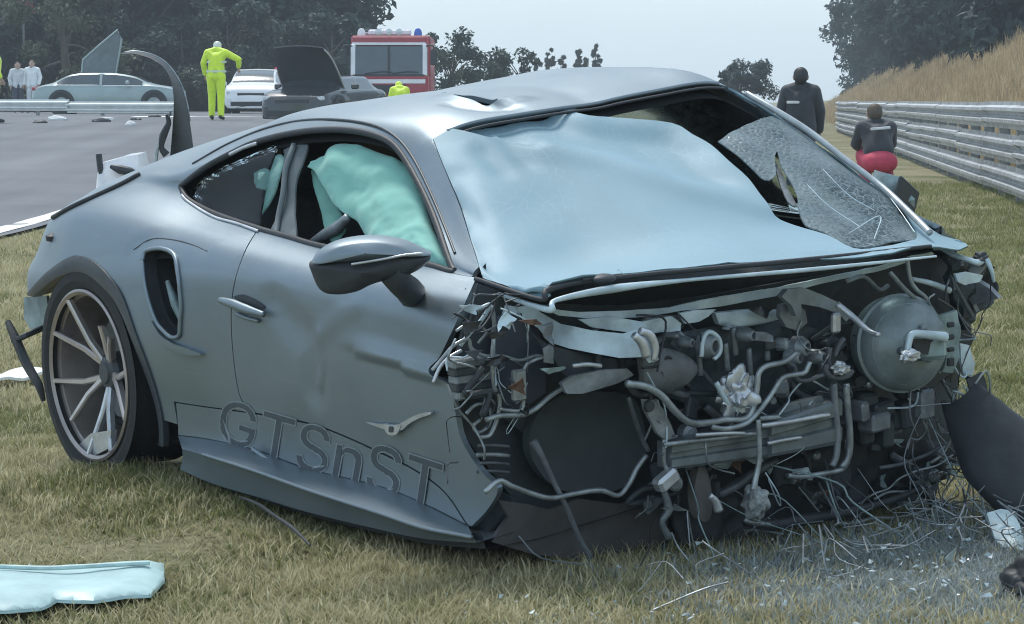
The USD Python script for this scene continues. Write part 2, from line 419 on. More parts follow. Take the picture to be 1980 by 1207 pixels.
forest = [(-160, 112, 12, 3.6), (-20, 104, 12.5, 3.6), (80, 122, 13, 3.9), (215, 108, 12, 3.5), (330, 118, 13.5, 3.8), (420, 106, 12, 3.3), (520, 117, 12.5, 3.6), (610, 108, 9.5, 2.6), (150, 134, 13, 4.0), (470, 136, 13, 4.0)]
forest_label = ['tall dark tree at the left end of the woodland edge', 'tall dark tree over the two onlookers beyond the silver car', 'dark tree behind the olive green tree, set well back', 'dark tree over the raised tailgate of the silver car',
    'tallest dark tree, above the nose of the silver car', 'dark tree behind the standing worker in yellow', 'dark tree between the yellow worker and the fire engine', 'smaller dark tree beside the fire engine where the wood meets the sky',
    'rearmost dark tree behind the silver car', 'rearmost dark tree behind the white car']
for i, (px, dpt, h, r) in enumerate(forest):
    tree_px('woodland_tree', forest_label[i], 'tree', px, dpt, h, r, forest_leaf if i % 3 else mid_leaf, 40 + i, group='dark trees of the wood', base=0.0, clumps=56, per=330, size=0.21)
tree_px('olive_tree', 'lighter olive green tree in front of the dark wood', 'tree', 125, 96, 6.2, 2.2, olive_leaf, 61, base=0.12, clumps=26, per=260, size=0.13)
bl = ['leafy bush right beside the fire engine cab', 'loose low bush with pale gaps, second from the fire engine', 'taller loose bush ahead of the distant row of conifers']
for i, (px, dpt, h, r) in enumerate([(868, 98, 3.9, 1.25), (930, 104, 3.1, 1.3), (995, 104, 3.3, 1.1)]):
    tree_px('roadside_bush', bl[i], 'bush', px, dpt, h, r, mid_leaf, 80 + i, group='bushes beyond the wreck roof', base=0.1, clumps=46, per=70, size=0.11)
fl = ['distant conifer nearest the loose bushes', 'distant thin conifer, second of the row', 'distant broad conifer in the middle of the row', 'distant conifer with a blunt top', 'distant slim conifer above the car roof', 'distant last conifer before the open sky']
for i, (px, h) in enumerate([(1040, 4.1), (1062, 4.6), (1088, 4.0), (1118, 4.5), (1135, 3.9), (1152, 4.7)]):
    tree_px('distant_conifer', fl[i], 'tree', px, 165, h, 0.75, mid_leaf, 120 + i, group='far row of conifers on the skyline', base=0.05, clumps=26, per=60, size=0.16, taper=0.9)
tree_px('round_bush', 'round dark bush on the skyline left of the standing man', 'bush', 1437, 112, 2.75, 1.25, forest_leaf, 140, base=0.15, clumps=40, per=260, size=0.09)
hedge = [(78, 7.0, 2.9), (92, 7.6, 3.1), (108, 8.0, 3.3), (126, 8.6, 3.5), (146, 9.0, 3.6), (168, 9.6, 3.7), (192, 10.5, 3.4)]
hl = ['nearest dark tree on the bank, at the edge of the photo', 'second nearest dark tree above the dry bank', 'third dark tree above the dry bank', 'dark tree in the middle of the bank hedge', 'dark tree behind the middle of the bank hedge', 'last but one dark tree of the bank hedge', 'farthest dark tree of the bank, overhanging the guard rail end']
for i, (y, h, r) in enumerate(hedge):
    tree('bank_tree', hl[i], 'tree', float(rail_x(y) + 6.0), y, h, r, forest_leaf, 160 + i, group='dark trees along the top of the bank', base=-0.05, clumps=60, per=300, size=0.22)

ul = ['low undergrowth at the left edge of the wood', 'undergrowth behind the two pale onlookers', 'undergrowth behind the silver car roof', 'undergrowth above the silver car bonnet', 'undergrowth between the black bumper and the yellow worker', 'undergrowth behind the white hatchback', 'undergrowth behind the black car', 'undergrowth at the fire engine cab side']
for i, px in enumerate([-40, 55, 170, 262, 345, 445, 545, 640]):
    tree_px('undergrowth_bush', ul[i], 'bush', px, 97 + (i * 5) % 8, 3.4 + 0.5 * (i % 3), 1.7, mid_leaf if i in (1, 5) else forest_leaf, 200 + i, group='bushes along the foot of the wood', base=0.05, clumps=26, per=260, size=0.15)

# red sign half hidden in the trees
sg = thing('red_sign', 'blurred red sign half hidden among the left trees', 'sign', at_depth(45, 15, 97.5))
mesh('panel', xf(rbox((-0.38, -0.02, -0.2), (0.38, 0.02, 0.22), 0.015)), mat('sign_red', (0.22, 0.025, 0.045), 0.5, noise=0.2), sg)
mesh('pole', lathe([(0, -3.8), (0.04, -3.8), (0.04, 0.3), (0, 0.3)], 10), post_steel, sg)

# ------------------------------------------------------------------ straw grass on the bank
def tuft(n, h, spread, w, lean, seed):
    rng = np.random.default_rng(seed); vs, fs = [], []
    for k in range(n):
        a = rng.uniform(0, 2 * math.pi); b = np.array([rng.normal() * spread, rng.normal() * spread, -0.01])
        hh = h * rng.uniform(0.55, 1.15); l = lean * rng.uniform(0.2, 1.3) * hh
        d = np.array([math.cos(a), math.sin(a), 0]); s = np.array([-d[1], d[0], 0]) * w * rng.uniform(0.7, 1.3)
        m_ = b + d * l * 0.35 + [0, 0, hh * 0.6]; tip = b + d * l + [0, 0, hh * rng.uniform(0.8, 1.0)]
        o = len(vs) * 1
        vs += [b - s, b + s, m_ + s * 0.7, m_ - s * 0.7, tip]
        fs += [(o, o + 1, o + 2), (o, o + 2, o + 3), (o + 3, o + 2, o + 4)]
    return np.array(vs), np.array(fs)
def blade_mat(name, lo, hi):
    return usdkit.material(stage, f'/World/Looks/{name}', {
        'o': ('object_info', {}), 'g': ('geometry', {}), 's': ('math', {'math_type': 'multiply_add', 'value2': 0.5}), 'h': ('math', {'math_type': 'multiply', 'value2': 0.5}),
        'r': ('rgb_ramp', {'ramp': [(0.1, lo), (0.9, hi)]}), 'p': ('principled_bsdf', {'roughness': 0.7, 'specular_ior_level': 0.25}), 't': ('translucent_bsdf', {}), 'm': ('mix_closure', {'fac': 0.42}),
    }, [('o.random', 'h.value1'), ('g.random_per_island', 's.value1'), ('h.value', 's.value3'), ('s.value', 'r.fac'), ('r.color', 'p.base_color'), ('r.color', 't.color'),
        ('p.BSDF', 'm.closure1'), ('t.BSDF', 'm.closure2')], surface='m.closure')
straw = blade_mat('straw_blade', (0.36, 0.275, 0.165), (0.74, 0.59, 0.38))
green = blade_mat('green_blade', (0.14, 0.155, 0.06), (0.43, 0.43, 0.20))
dry = blade_mat('dry_blade', (0.32, 0.29, 0.16), (0.80, 0.74, 0.50))
dusty = blade_mat('dusty_blade', (0.20, 0.24, 0.24), (0.60, 0.66, 0.66))

def instancer(name, protos, pts, idx, scale, yaw, label, cat_):
    pi = UsdGeom.PointInstancer.Define(stage, numbered('/World', name))
    for k, (geo, m_) in enumerate(protos):
        pm = usdkit.mesh(stage, f'{pi.GetPath()}/protos/tuft_{k:03d}', geo, m_)
        pi.GetPrototypesRel().AddTarget(pm.GetPath())
    pi.CreateProtoIndicesAttr(Vt.IntArray.FromNumpy(np.asarray(idx, np.int32)))
    pi.CreatePositionsAttr(Vt.Vec3fArray.FromNumpy(np.asarray(pts, np.float32)))
    s = np.asarray(scale, np.float32)
    pi.CreateScalesAttr(Vt.Vec3fArray.FromNumpy(np.stack([s, s, s], -1)))
    pi.CreateOrientationsAttr(Vt.QuathArray([Gf.Quath(math.cos(a / 2), 0, 0, math.sin(a / 2)) for a in yaw]))
    tag(pi, label, cat_, kind='stuff')
rng = np.random.default_rng(11)
P_ = []
while len(P_) < 9000:
    y = 26 + 150 * rng.random() ** 1.6; s = rng.uniform(0.7, 9.0); x = rail_x(y) + s
    if x / y * FPX + CXP < 2120:
        P_.append((x, y))
P_ = np.array(P_)
instancer('bank_grass', [(tuft(16, 0.5, 0.16, 0.012, 0.35, k), straw) for k in range(4)], np.c_[P_, gz(P_[:, 0], P_[:, 1])], rng.integers(0, 4, len(P_)), rng.uniform(0.6, 1.2, len(P_)), rng.uniform(0, 6.28, len(P_)), 'tall dry straw grass covering the bank behind the guard rail', 'grass')

# ================================================================== the wrecked car (car frame: x forward, y left, z up, origin under the rear axle)
CAR_R = np.array([[0.5827, 0.8125, -0.0166], [-0.811, 0.58, -0.076], [-0.0521, 0.0578, 0.997]])
_u, _s, _v = np.linalg.svd(CAR_R); CAR_R = _u @ _v
CAR_T = np.array([-0.50930888, 8.56164983, 0.00109819])
def c2w(X): return np.asarray(X) @ CAR_R.T + CAR_T
def c2p(X): return w2p(c2w(X))
EYE_C = CAR_R.T @ (EYE - CAR_T)
def on_x(px, py, x):
    d = CAR_R.T @ ray(px, py); return EYE_C + d * ((x - EYE_C[0]) / d[0])
def on_y(px, py, y):
    d = CAR_R.T @ ray(px, py); return EYE_C + d * ((y - EYE_C[1]) / d[1])
def xs_(pts, x):
    """Pixels of the photograph read off on the car plane x (one value, or one per point)."""
    xx = np.broadcast_to(x, (len(pts),)); return np.array([on_x(p[0], p[1], q) for p, q in zip(pts, xx)])

ST = np.array([-1.08, -1.0, -0.8, -0.5, -0.2, 0.1, 0.4, 0.7, 1.0, 1.15, 1.3, 1.45, 1.6, 1.8, 2.1])
SZ = np.array([
    [.45, .35, .28, .25, .22, .22, .22, .2, .2, .2, .2, .2, .2, .2, .2],
    [.5, .45, .4, .36, .34, .33, .32, .31, .30, .30, .30, .30, .30, .30, .30],
    [.56, .55, .54, .52, .52, .52, .52, .52, .52, .52, .52, .52, .52, .52, .52],
    [.64, .66, .68, .70, .71, .72, .74, .755, .76, .76, .76, .76, .76, .76, .76],
    [.72, .75, .79, .845, .88, .88, .86, .85, .84, .84, .84, .84, .84, .84, .84],
    [.76, .785, .825, .890, .935, .957, .93, .912, .895, .89, .888, .887, .885, .88, .87],
    [.78, .825, .875, .955, 1.02, 1.045, 1.125, 1.185, 1.20, 1.165, 1.095, 1.02, .955, .90, .89],
    [.79, .835, .89, .975, 1.045, 1.095, 1.175, 1.225, 1.238, 1.225, 1.18, 1.10, 1.01, .915, .90],
    [.80, .86, .93, 1.025, 1.10, 1.165, 1.225, 1.265, 1.28, 1.27, 1.235, 1.165, 1.085, .975, .90],
    [.80, .865, .94, 1.035, 1.115, 1.18, 1.24, 1.28, 1.295, 1.287, 1.255, 1.195, 1.12, 1.01, .90]])
SW = np.array([
    [.3, .52, .68, .80, .86, .88, .88, .87, .86, .86, .86, .86, .86, .86, .86],
    [.34, .58, .76, .89, .92, .915, .885, .86, .85, .845, .845, .845, .845, .85, .85],
    [.36, .62, .80, .915, .95, .945, .92, .885, .87, .868, .868, .87, .872, .88, .885],
    [.36, .59, .765, .90, .95, .945, .925, .90, .885, .88, .88, .88, .88, .885, .885],
    [.33, .52, .69, .835, .885, .885, .875, .865, .855, .85, .85, .85, .85, .85, .85],
    [.295, .475, .62, .76, .80, .735, .735, .755, .765, .77, .77, .77, .77, .765, .76],
    [.255, .41, .52, .60, .625, .645, .62, .595, .58, .58, .61, .655, .695, .74, .75],
    [.235, .375, .47, .535, .545, .548, .54, .53, .525, .525, .535, .575, .63, .70, .72],
    [.15, .24, .29, .32, .32, .32, .31, .31, .30, .30, .30, .32, .34, .37, .38],
    [0] * 15])
VK = np.cumsum([0, .11, .22, .24, .12, .12, .28, .07, .23, .30]); VMID = VK[-1]

def crash(X):
    """The racking of the cabin: the left of the roof stands up, the left windscreen foot sits further forward."""
    X = np.array(X, float); x, y, z = X[..., 0].copy(), X[..., 1], X[..., 2].copy()
    X[..., 2] = z + 0.09 * np.clip(y / .55, 0, 1.15) * sm((z - .92) / .25)
    X[..., 0] = x + .20 * sm((y + .5) / 1.2) * sm((x - 1.2) / .6) * sm((z - .7) / .2)
    return X

class Surf:
    def __init__(s):
        vk = np.r_[VK, 2 * VMID - VK[-2::-1]]
        vf = np.linspace(0, 2 * VMID, 281); uf = np.linspace(ST[0], ST[-1], 181)
        Y = np.array([Akima1DInterpolator(vk, np.r_[-SW[:, i], SW[-2::-1, i]])(vf) for i in range(len(ST))])
        Zz = np.array([Akima1DInterpolator(vk, np.r_[SZ[:, i], SZ[-2::-1, i]])(vf) for i in range(len(ST))])
        s.fy = RectBivariateSpline(uf, vf, Akima1DInterpolator(ST, Y, axis=0)(uf))
        s.fz = RectBivariateSpline(uf, vf, Akima1DInterpolator(ST, Zz, axis=0)(uf))
        U, V = np.meshgrid(np.linspace(ST[0], ST[-1], 320), np.linspace(0, 2 * VMID, 340), indexing='ij')
        s.uv = np.stack([U.ravel(), V.ravel()], -1)
        X = s.base(s.uv); n = s.normal(s.uv)
        keep = ((EYE_C - X) * n).sum(1) > -0.02
        s.uv = s.uv[keep]; s.px = c2p(X[keep]); s.dd = np.linalg.norm(X[keep] - EYE_C, axis=1)
        s.tree = cKDTree(s.px)
    def base(s, uv):
        return crash(np.stack([uv[..., 0], s.fy.ev(uv[..., 0], uv[..., 1]), s.fz.ev(uv[..., 0], uv[..., 1])], -1))
    def normal(s, uv):
        e = 0.004; uv = np.asarray(uv, float)
        n = np.cross(s.base(uv + [e, 0]) - s.base(uv - [e, 0]), s.base(uv + [0, e]) - s.base(uv - [0, e]))
        return n / np.maximum(np.linalg.norm(n, axis=-1, keepdims=True), 1e-12)
    def find(s, pts, side=None):
        """uv of the nearest surface point seen at each pixel of the photograph; side 'R' keeps to the car's right half."""
        out = []
        for p in np.asarray(pts, float):
            d, i = s.tree.query(p, k=24)
            if side == 'R':
                k = [j for j in i if s.uv[j, 1] < VMID] or list(i); i = np.array(k)
            near = i[s.dd[i] < s.dd[i].min() + 0.35]
            q = s.uv[near[np.argmin(np.linalg.norm(s.px[near] - p, axis=1))]].copy()
            for _ in range(6):
                b = c2p(s.base(q)); e = 1e-3
                J = np.stack([(c2p(s.base(q + [e, 0])) - b) / e, (c2p(s.base(q + [0, e])) - b) / e], -1)
                try:
                    st = np.linalg.solve(J, p - b)
                except np.linalg.LinAlgError:
                    break
                q = q + np.clip(st, -0.06, 0.06); q[0] = np.clip(q[0], ST[0], ST[-1]); q[1] = np.clip(q[1], 0, 2 * VMID)
            out.append(q)
        return np.array(out)
SF = Surf()
def mirror_uv(a): return np.stack([a[:, 0], 2 * VMID - a[:, 1]], -1)
def dense(pts, n=6, closed=False):
    pts = [tuple(p) for p in pts]
    return smooth_path(np.array(pts + pts[:1] if closed else pts), n)

DENTS = []
def dent_line(px, width, amp, side=0, fade=False):
    """A crease: amp along the normal, fading over width from the line; side +-1 keeps it to one side of the line."""
    DENTS.append((LineString(SF.find(dense(px), 'R')), width, amp, side, fade))
def dents(uv):
    out = np.zeros(len(uv))
    pts = shapely.points(uv)
    for ln, w, amp, side, fade in DENTS:
        d = shapely.distance(ln, pts); k = np.clip(1 - d / w, 0, 1); k = k * k * (3 - 2 * k)
        if side:
            c = np.array(ln.coords); tpar = shapely.line_locate_point(ln, pts)
            a = np.array([p.coords[0] for p in shapely.line_interpolate_point(ln, tpar - 0.01 + 0 * tpar)]); b = np.array([p.coords[0] for p in shapely.line_interpolate_point(ln, np.minimum(tpar + 0.01, ln.length))])
            sg = (b[:, 0] - a[:, 0]) * (uv[:, 1] - a[:, 1]) - (b[:, 1] - a[:, 1]) * (uv[:, 0] - a[:, 0])
            k = np.where(sg * side > 0, k, 0)
        if fade:
            k = k * sm(shapely.line_locate_point(ln, pts) / (0.55 * ln.length))
        out += amp * k
    return out
def surf_pts(uv, off=0.0, wave=0.0):
    X = SF.base(uv); n = SF.normal(uv)
    h = off + dents(uv) if DENTS else off + np.zeros(len(uv))
    if wave:
        h = h + wave * (meshkit.fbm(X * 5.0, 3, 3) - 0.5)
    return X + n * np.reshape(h, (-1, 1)), n
def panel(poly, cell=0.022, off=0.0, thick=0.012, gap=0.0, wave=0.002, extra=None):
    if gap:
        poly = poly.buffer(-gap)
    uv, f = polysheet(poly, cell)
    X, n = surf_pts(uv, off, wave)
    if extra is not None:
        X = X + n * extra(uv)[:, None]
    return solid(X, f, n, thick)
def uvpoly(px, side='R', n=6, smooth=True, closed=True):
    return Polygon(SF.find(dense(px, n, True) if smooth else np.array(px), side)).buffer(0)

# ------------------------------------------------------------------ car materials
paint = usdkit.material(stage, '/World/Looks/satin_grey_paint', {
    'tc': ('texture_coordinate', {}), 'n': ('noise_texture', {'scale': 3.0, 'detail': 5.0, 'roughness': 0.65}), 'n2': ('noise_texture', {'scale': 90.0, 'detail': 3.0}),
    'r': ('rgb_ramp', {'ramp': [(0.3, (0.190, 0.234, 0.262)), (0.7, (0.228, 0.274, 0.302))]}),
    'rr': ('map_range', {'from_min': 0.3, 'from_max': 0.7, 'to_min': 0.40, 'to_max': 0.50}), 'ms': ('mapping', {'mapping_type': 'point', 'scale': (5.0, 30.0, 70.0)}), 'ns': ('noise_texture', {'scale': 1.0, 'detail': 6.0, 'roughness': 0.7}), 'rs': ('map_range', {'from_min': 0.60, 'from_max': 0.72, 'to_min': 0.0, 'to_max': 0.5, 'clamp': True}), 'nd': ('noise_texture', {'scale': 6.0, 'detail': 7.0, 'roughness': 0.75}), 'rd': ('map_range', {'from_min': 0.48, 'from_max': 0.75, 'to_min': 0.0, 'to_max': 0.28, 'clamp': True}), 'm1': ('mix', {'color2': (0.30, 0.32, 0.33)}), 'm2': ('mix', {'color2': (0.20, 0.19, 0.17)}),
    'b': ('bump', {'strength': 0.05, 'distance': 0.004}),
    'p': ('principled_bsdf', {'metallic': 0.85, 'specular_ior_level': 0.5}),
}, [('tc.object', 'n.vector'), ('tc.object', 'n2.vector'), ('n.fac', 'r.fac'), ('n.fac', 'rr.value'), ('rr.result', 'p.roughness'), ('tc.object', 'ms.vector'), ('ms.vector', 'ns.vector'), ('ns.fac', 'rs.value'), ('tc.object', 'nd.vector'), ('nd.fac', 'rd.value'), ('r.color', 'm1.color1'), ('rs.result', 'm1.fac'), ('m1.color', 'm2.color1'), ('rd.result', 'm2.fac'), ('m2.color', 'p.base_color'), ('n2.fac', 'b.height'), ('b.normal', 'p.normal')], surface='p.BSDF')
black_plastic = mat('black_plastic', (0.022, 0.026, 0.030), 0.55, noise=0.3, scale=20, bump=0.1)
dark_plastic = mat('dark_plastic', (0.030, 0.038, 0.044), 0.6, noise=0.35, scale=9, bump=0.25)
carbon = mat('dark_trim', (0.035, 0.042, 0.048), 0.42, noise=0.25, scale=30)
rubber = mat('rubber', (0.012, 0.013, 0.014), 0.75, noise=0.3, scale=25, bump=0.2)
bronze = mat('rim_metal', (0.34, 0.30, 0.28), 0.36, 0.75, noise=0.3, scale=6)
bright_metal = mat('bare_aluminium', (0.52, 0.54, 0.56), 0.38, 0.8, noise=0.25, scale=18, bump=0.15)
dull_metal = mat('dull_metal', (0.22, 0.245, 0.26), 0.5, 0.6, noise=0.45, scale=12, bump=0.3)
pale_pipe = mat('pale_pipe', (0.29, 0.32, 0.33), 0.32, 0.55, noise=0.55, scale=16)
grey_pipe = mat('grey_pipe', (0.10, 0.11, 0.12), 0.4, 0.2, noise=0.4, scale=20)
pale_sheet = mat('torn_pale_sheet', (0.48, 0.58, 0.62), 0.40, 0.25, noise=0.3, scale=10, bump=0.3)
teal_part = mat('teal_grey_metal', (0.22, 0.29, 0.295), 0.45, 0.3, noise=0.45, scale=14, bump=0.3)
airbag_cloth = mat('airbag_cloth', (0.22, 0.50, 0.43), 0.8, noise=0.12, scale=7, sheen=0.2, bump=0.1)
seat_cloth = mat('seat_leather', (0.018, 0.02, 0.024), 0.6, noise=0.3, scale=12, bump=0.2)
liner_dark = mat('cabin_lining', (0.014, 0.017, 0.020), 0.85, noise=0.3, scale=8)
grey_trim = mat('pillar_trim', (0.15, 0.175, 0.185), 0.7, noise=0.25, scale=10)
glass_clear = usdkit.material(stage, '/World/Looks/tinted_glass', {
    'fr': ('fresnel', {'IOR': 1.2}), 't': ('transparent_bsdf', {'color': (0.80, 0.86, 0.86)}), 'g': ('glossy_bsdf', {'roughness': 0.05, 'color': (1, 1, 1)}), 'm': ('mix_closure', {})},
    [('fr.fac', 'm.fac'), ('t.BSDF', 'm.closure1'), ('g.BSDF', 'm.closure2')], surface='m.closure')
crazed = usdkit.material(stage, '/World/Looks/crazed_glass', {
    'tc': ('texture_coordinate', {}), 'v': ('voronoi_texture', {'feature': 'distance_to_edge', 'scale': 52.0, 'randomness': 1.0}),
    'n': ('noise_texture', {'scale': 5.0, 'detail': 5.0}), 'c': ('map_range', {'from_min': 0.0, 'from_max': 0.12, 'to_min': 1.0, 'to_max': 0.0, 'clamp': True}),
    'k': ('map_range', {'from_min': 0.35, 'from_max': 0.65, 'to_min': 0.18, 'to_max': 0.75, 'clamp': True}), 'mx': ('math', {'math_type': 'maximum'}), 'ms': ('math', {'math_type': 'multiply', 'value2': 0.8}),
    't': ('transparent_bsdf', {'color': (0.62, 0.72, 0.74)}), 'p': ('principled_bsdf', {'base_color': (0.22, 0.275, 0.29), 'roughness': 0.35}),
    'b': ('bump', {'strength': 0.6, 'distance': 0.01}), 'm': ('mix_closure', {})},
    [('tc.object', 'v.vector'), ('tc.object', 'n.vector'), ('v.distance', 'c.value'), ('n.fac', 'k.value'), ('c.result', 'ms.value1'), ('ms.value', 'mx.value1'), ('k.result', 'mx.value2'), ('v.distance', 'b.height'), ('b.normal', 'p.normal'),
     ('mx.value', 'm.fac'), ('t.BSDF', 'm.closure1'), ('p.BSDF', 'm.closure2')], surface='m.closure')
screen = usdkit.material(stage, '/World/Looks/crushed_windscreen', {
    'tc': ('texture_coordinate', {}), 'n': ('noise_texture', {'scale': 2.2, 'detail': 4.0}), 'v': ('voronoi_texture', {'feature': 'distance_to_edge', 'scale': 120.0}),
    'r': ('rgb_ramp', {'ramp': [(0.3, (0.185, 0.290, 0.335)), (0.7, (0.220, 0.345, 0.410))]}),
    'v2': ('voronoi_texture', {'feature': 'distance_to_edge', 'scale': 26.0}), 'c2': ('map_range', {'from_min': 0.0, 'from_max': 0.035, 'to_min': 0.5, 'to_max': 0.0, 'clamp': True}), 'nm': ('noise_texture', {'scale': 3.0, 'detail': 3.0}), 'mm': ('map_range', {'from_min': 0.45, 'from_max': 0.65, 'to_min': 0.1, 'to_max': 1.0, 'clamp': True}), 'mul': ('math', {'math_type': 'multiply'}), 'mc': ('mix', {'color2': (0.32, 0.42, 0.46)}),
    'b': ('bump', {'strength': 0.10, 'distance': 0.002}), 'p': ('principled_bsdf', {'roughness': 0.55, 'metallic': 0.06, 'specular_ior_level': 0.4})},
    [('tc.object', 'n.vector'), ('tc.object', 'v.vector'), ('n.fac', 'r.fac'), ('tc.object', 'v2.vector'), ('v2.distance', 'c2.value'), ('tc.object', 'nm.vector'), ('nm.fac', 'mm.value'), ('c2.result', 'mul.value1'), ('mm.result', 'mul.value2'), ('mul.value', 'mc.fac'), ('r.color', 'mc.color1'), ('mc.color', 'p.base_color'), ('v.distance', 'b.height'), ('b.normal', 'p.normal')], surface='p.BSDF')

# ------------------------------------------------------------------ outlines read from the photograph
PX_WINDOW = [(348, 360), (390, 326), (443, 296), (497, 272), (569, 255), (640, 249), (703, 255), (757, 277), (795, 329), (837, 413), (868, 505), (875, 524), (819, 509), (710, 492), (613, 474), (555, 457), (500, 442), (413, 412), (362, 384)]
PX_ARCH = [(54, 568), (91, 529), (132, 500), (157, 497), (186, 509), (215, 538), (240, 575), (265, 645), (290, 712), (308, 770), (318, 823), (320, 898), (325, 960)]
PX_ARCH_IN = [(62, 575), (95, 545), (124, 530), (153, 526), (182, 543), (215, 578), (236, 620), (255, 668), (278, 725), (296, 778), (306, 826), (309, 900)]
PX_INTAKE = [(277, 505), (281, 490), (290, 484), (315, 482), (338, 494), (346, 530), (350, 567), (352, 596), (350, 622), (348, 648), (333, 652), (318, 640), (304, 622), (290, 585), (281, 545)]
PX_DOOR_LINE = [(340, 778), (400, 787), (489, 799), (584, 816), (640, 833), (720, 868), (800, 908), (860, 952), (905, 1017)]
PX_DOOR_FRONT = [(922, 537), (912, 560), (885, 620), (852, 690), (838, 716), (868, 742), (880, 790), (893, 850), (930, 910), (963, 945), (945, 985), (912, 1020)]
PX_DOOR_REAR = [(498, 443), (474, 485), (455, 540), (447, 600), (450, 680), (462, 760), (484, 798)]
PX_SCREEN_R = [(838, 270), (852, 305), (870, 350), (890, 400), (910, 462), (933, 535)]
win = uvpoly(PX_WINDOW)
arch_line = SF.find(dense(PX_ARCH), 'R'); arch_in = SF.find(dense(PX_ARCH_IN), 'R')
arch = Polygon(np.vstack([arch_line, [[arch_line[-1, 0], -0.05]], [[-1.2, -0.05]], [[-1.2, arch_line[0, 1]]]])).buffer(0)
intake = uvpoly(PX_INTAKE)
dl = SF.find(dense(PX_DOOR_LINE), 'R'); df_ = SF.find(dense(PX_DOOR_FRONT), 'R'); dr = SF.find(dense(PX_DOOR_REAR), 'R')
belt = SF.find(dense([(498, 443), (555, 458), (613, 475), (710, 494), (819, 512), (879, 529), (922, 537)]), 'R')
wr = SF.find(dense(PX_SCREEN_R), 'R')
door = Polygon(np.vstack([dr[::-1], belt, df_, dl[::-1][:-1]][0:1] + [belt, df_, dl[::-1]])).buffer(0)
dlx = dl[dl[:, 0] > dr[-1, 0]]
door = Polygon(np.vstack([dr[::-1], belt[1:], df_[1:], dlx[::-1]])).buffer(0)
if door.geom_type != 'Polygon':
    door = max(door.geoms, key=lambda g: g.area)
# windscreen: right edge read off, top edge across the header, left edge the mirror image
wl = mirror_uv(wr)
top_u = wr[0, 0]
header = np.array([[top_u + 0.02 * math.sin(math.pi * t), wr[0, 1] + (wl[0, 1] - wr[0, 1]) * t] for t in np.linspace(0, 1, 24)])
foot_px = SF.find(dense([(933, 537), (1050, 574), (1210, 583), (1340, 568), (1500, 538), (1640, 508), (1800, 470)]))
screen_poly = Polygon(np.vstack([wr[::-1], header[1:-1], wl, foot_px[::-1]])).buffer(0)
if screen_poly.geom_type != 'Polygon':
    screen_poly = max(screen_poly.geoms, key=lambda g: g.area)

# creases and dents of the door and roof
dent_line([(640, 664), (700, 684), (770, 708), (842, 736)], 0.07, 0.018, side=1, fade=True)
dent_line([(530, 585), (570, 630), (600, 655), (606, 690), (608, 750)], 0.09, -0.010)
dent_line([(690, 590), (640, 625), (612, 655)], 0.05, 0.004)
dent_line([(616, 645), (622, 700), (616, 745)], 0.03, 0.007)
dent_line([(860, 186), (905, 191), (955, 199), (1010, 190)], 0.035, 0.012)
dent_line([(880, 200), (930, 207), (980, 205)], 0.05, -0.014)
dent_line([(256, 480), (300, 458), (350, 466), (395, 482)], 0.03, -0.006)

car = thing('wrecked_sports_car', 'wrecked satin grey sports car with its front torn off, nose down on grass', 'car',
            matrix=Gf.Matrix4d(*CAR_R[:, 0], 0, *CAR_R[:, 1], 0, *CAR_R[:, 2], 0, *CAR_T, 1))
# ---- shell
slit = uvpoly([(858, 186), (880, 183), (910, 189), (935, 193), (962, 198), (938, 202), (905, 194)], None)
shell = Polygon([(-1.08, VK[1] - 0.02), (1.77, VK[1] - 0.02), (1.77, 2 * VMID - VK[1]), (-1.08, 2 * VMID - VK[1])])
below = Polygon(np.vstack([dl, [[1.9, dl[-1, 1]], [1.9, -0.1], [dl[0, 0] - 0.02, -0.1]]])).buffer(0)
mwin = Polygon(mirror_uv(np.array(win.exterior.coords)))
right_front = Polygon(np.vstack([belt, [[1.9, belt[-1, 1]], [1.9, -0.1], [dl[0, 0] - 0.01, -0.1], [dl[0, 0] - 0.01, dl[0, 1]]], dl[dl[:, 0] < dr[-1, 0]], dr[::-1]])).buffer(0)
front_cut = Polygon(np.vstack([[wr[-1]], foot_px, [wl[-1]], [[1.95, wl[-1, 1]], [1.95, 2 * VMID - 0.3], [2.2, 2 * VMID - 0.3], [2.2, wr[-1, 1]]]])).buffer(0)
for h in (win, mwin, arch, intake, right_front, screen_poly, front_cut, slit, below):
    shell = shell.difference(h)
if shell.geom_type != 'Polygon':
    shell = max(shell.geoms, key=lambda g: g.area)
mesh('body_shell', panel(shell, 0.024, gap=0.0015, thick=0.014), paint, car, smooth=40)
d_ = mesh('door', panel(door, 0.013, gap=0.0025, thick=0.016, wave=0.002), paint, car, smooth=35, label='dented right door with scraped lower half')
# ---- roof side seam, window surround, black tail line
def on_surf(px, off=0.0, side='R'):
    return surf_pts(SF.find(np.array(px, float), side), off)[0]
def surf_tube(px, r, off, side='R', n=5, sides=8):
    return tube(surf_pts(SF.find(dense(px, n), side), off)[0], r, sides, 1)
mesh('window_seal', tube(surf_pts(np.array(win.exterior.coords)[:-1:2], -0.004)[0][list(range(0, len(win.exterior.coords[:-1:2]))) + [0]], 0.010, 8, 2), black_plastic, car, smooth=True)
mesh('roof_gutter', surf_tube([(372, 318), (443, 278), (520, 247), (600, 232), (690, 236), (752, 256), (795, 300), (838, 385), (880, 490)], 0.004, 0.001), carbon, car, smooth=True)
mesh('belt_trim', surf_tube([(352, 378), (366, 392), (413, 420), (458, 433), (500, 448)], 0.0045, 0.002), bright_metal, car, smooth=True)  # bright tube painting the highlight on the body shoulder, no separate trim
mesh('rear_spoiler_lip', surf_tube([(104, 422), (140, 402), (190, 379), (235, 358), (272, 338)], 0.008, 0.004), black_plastic, car, smooth=True)
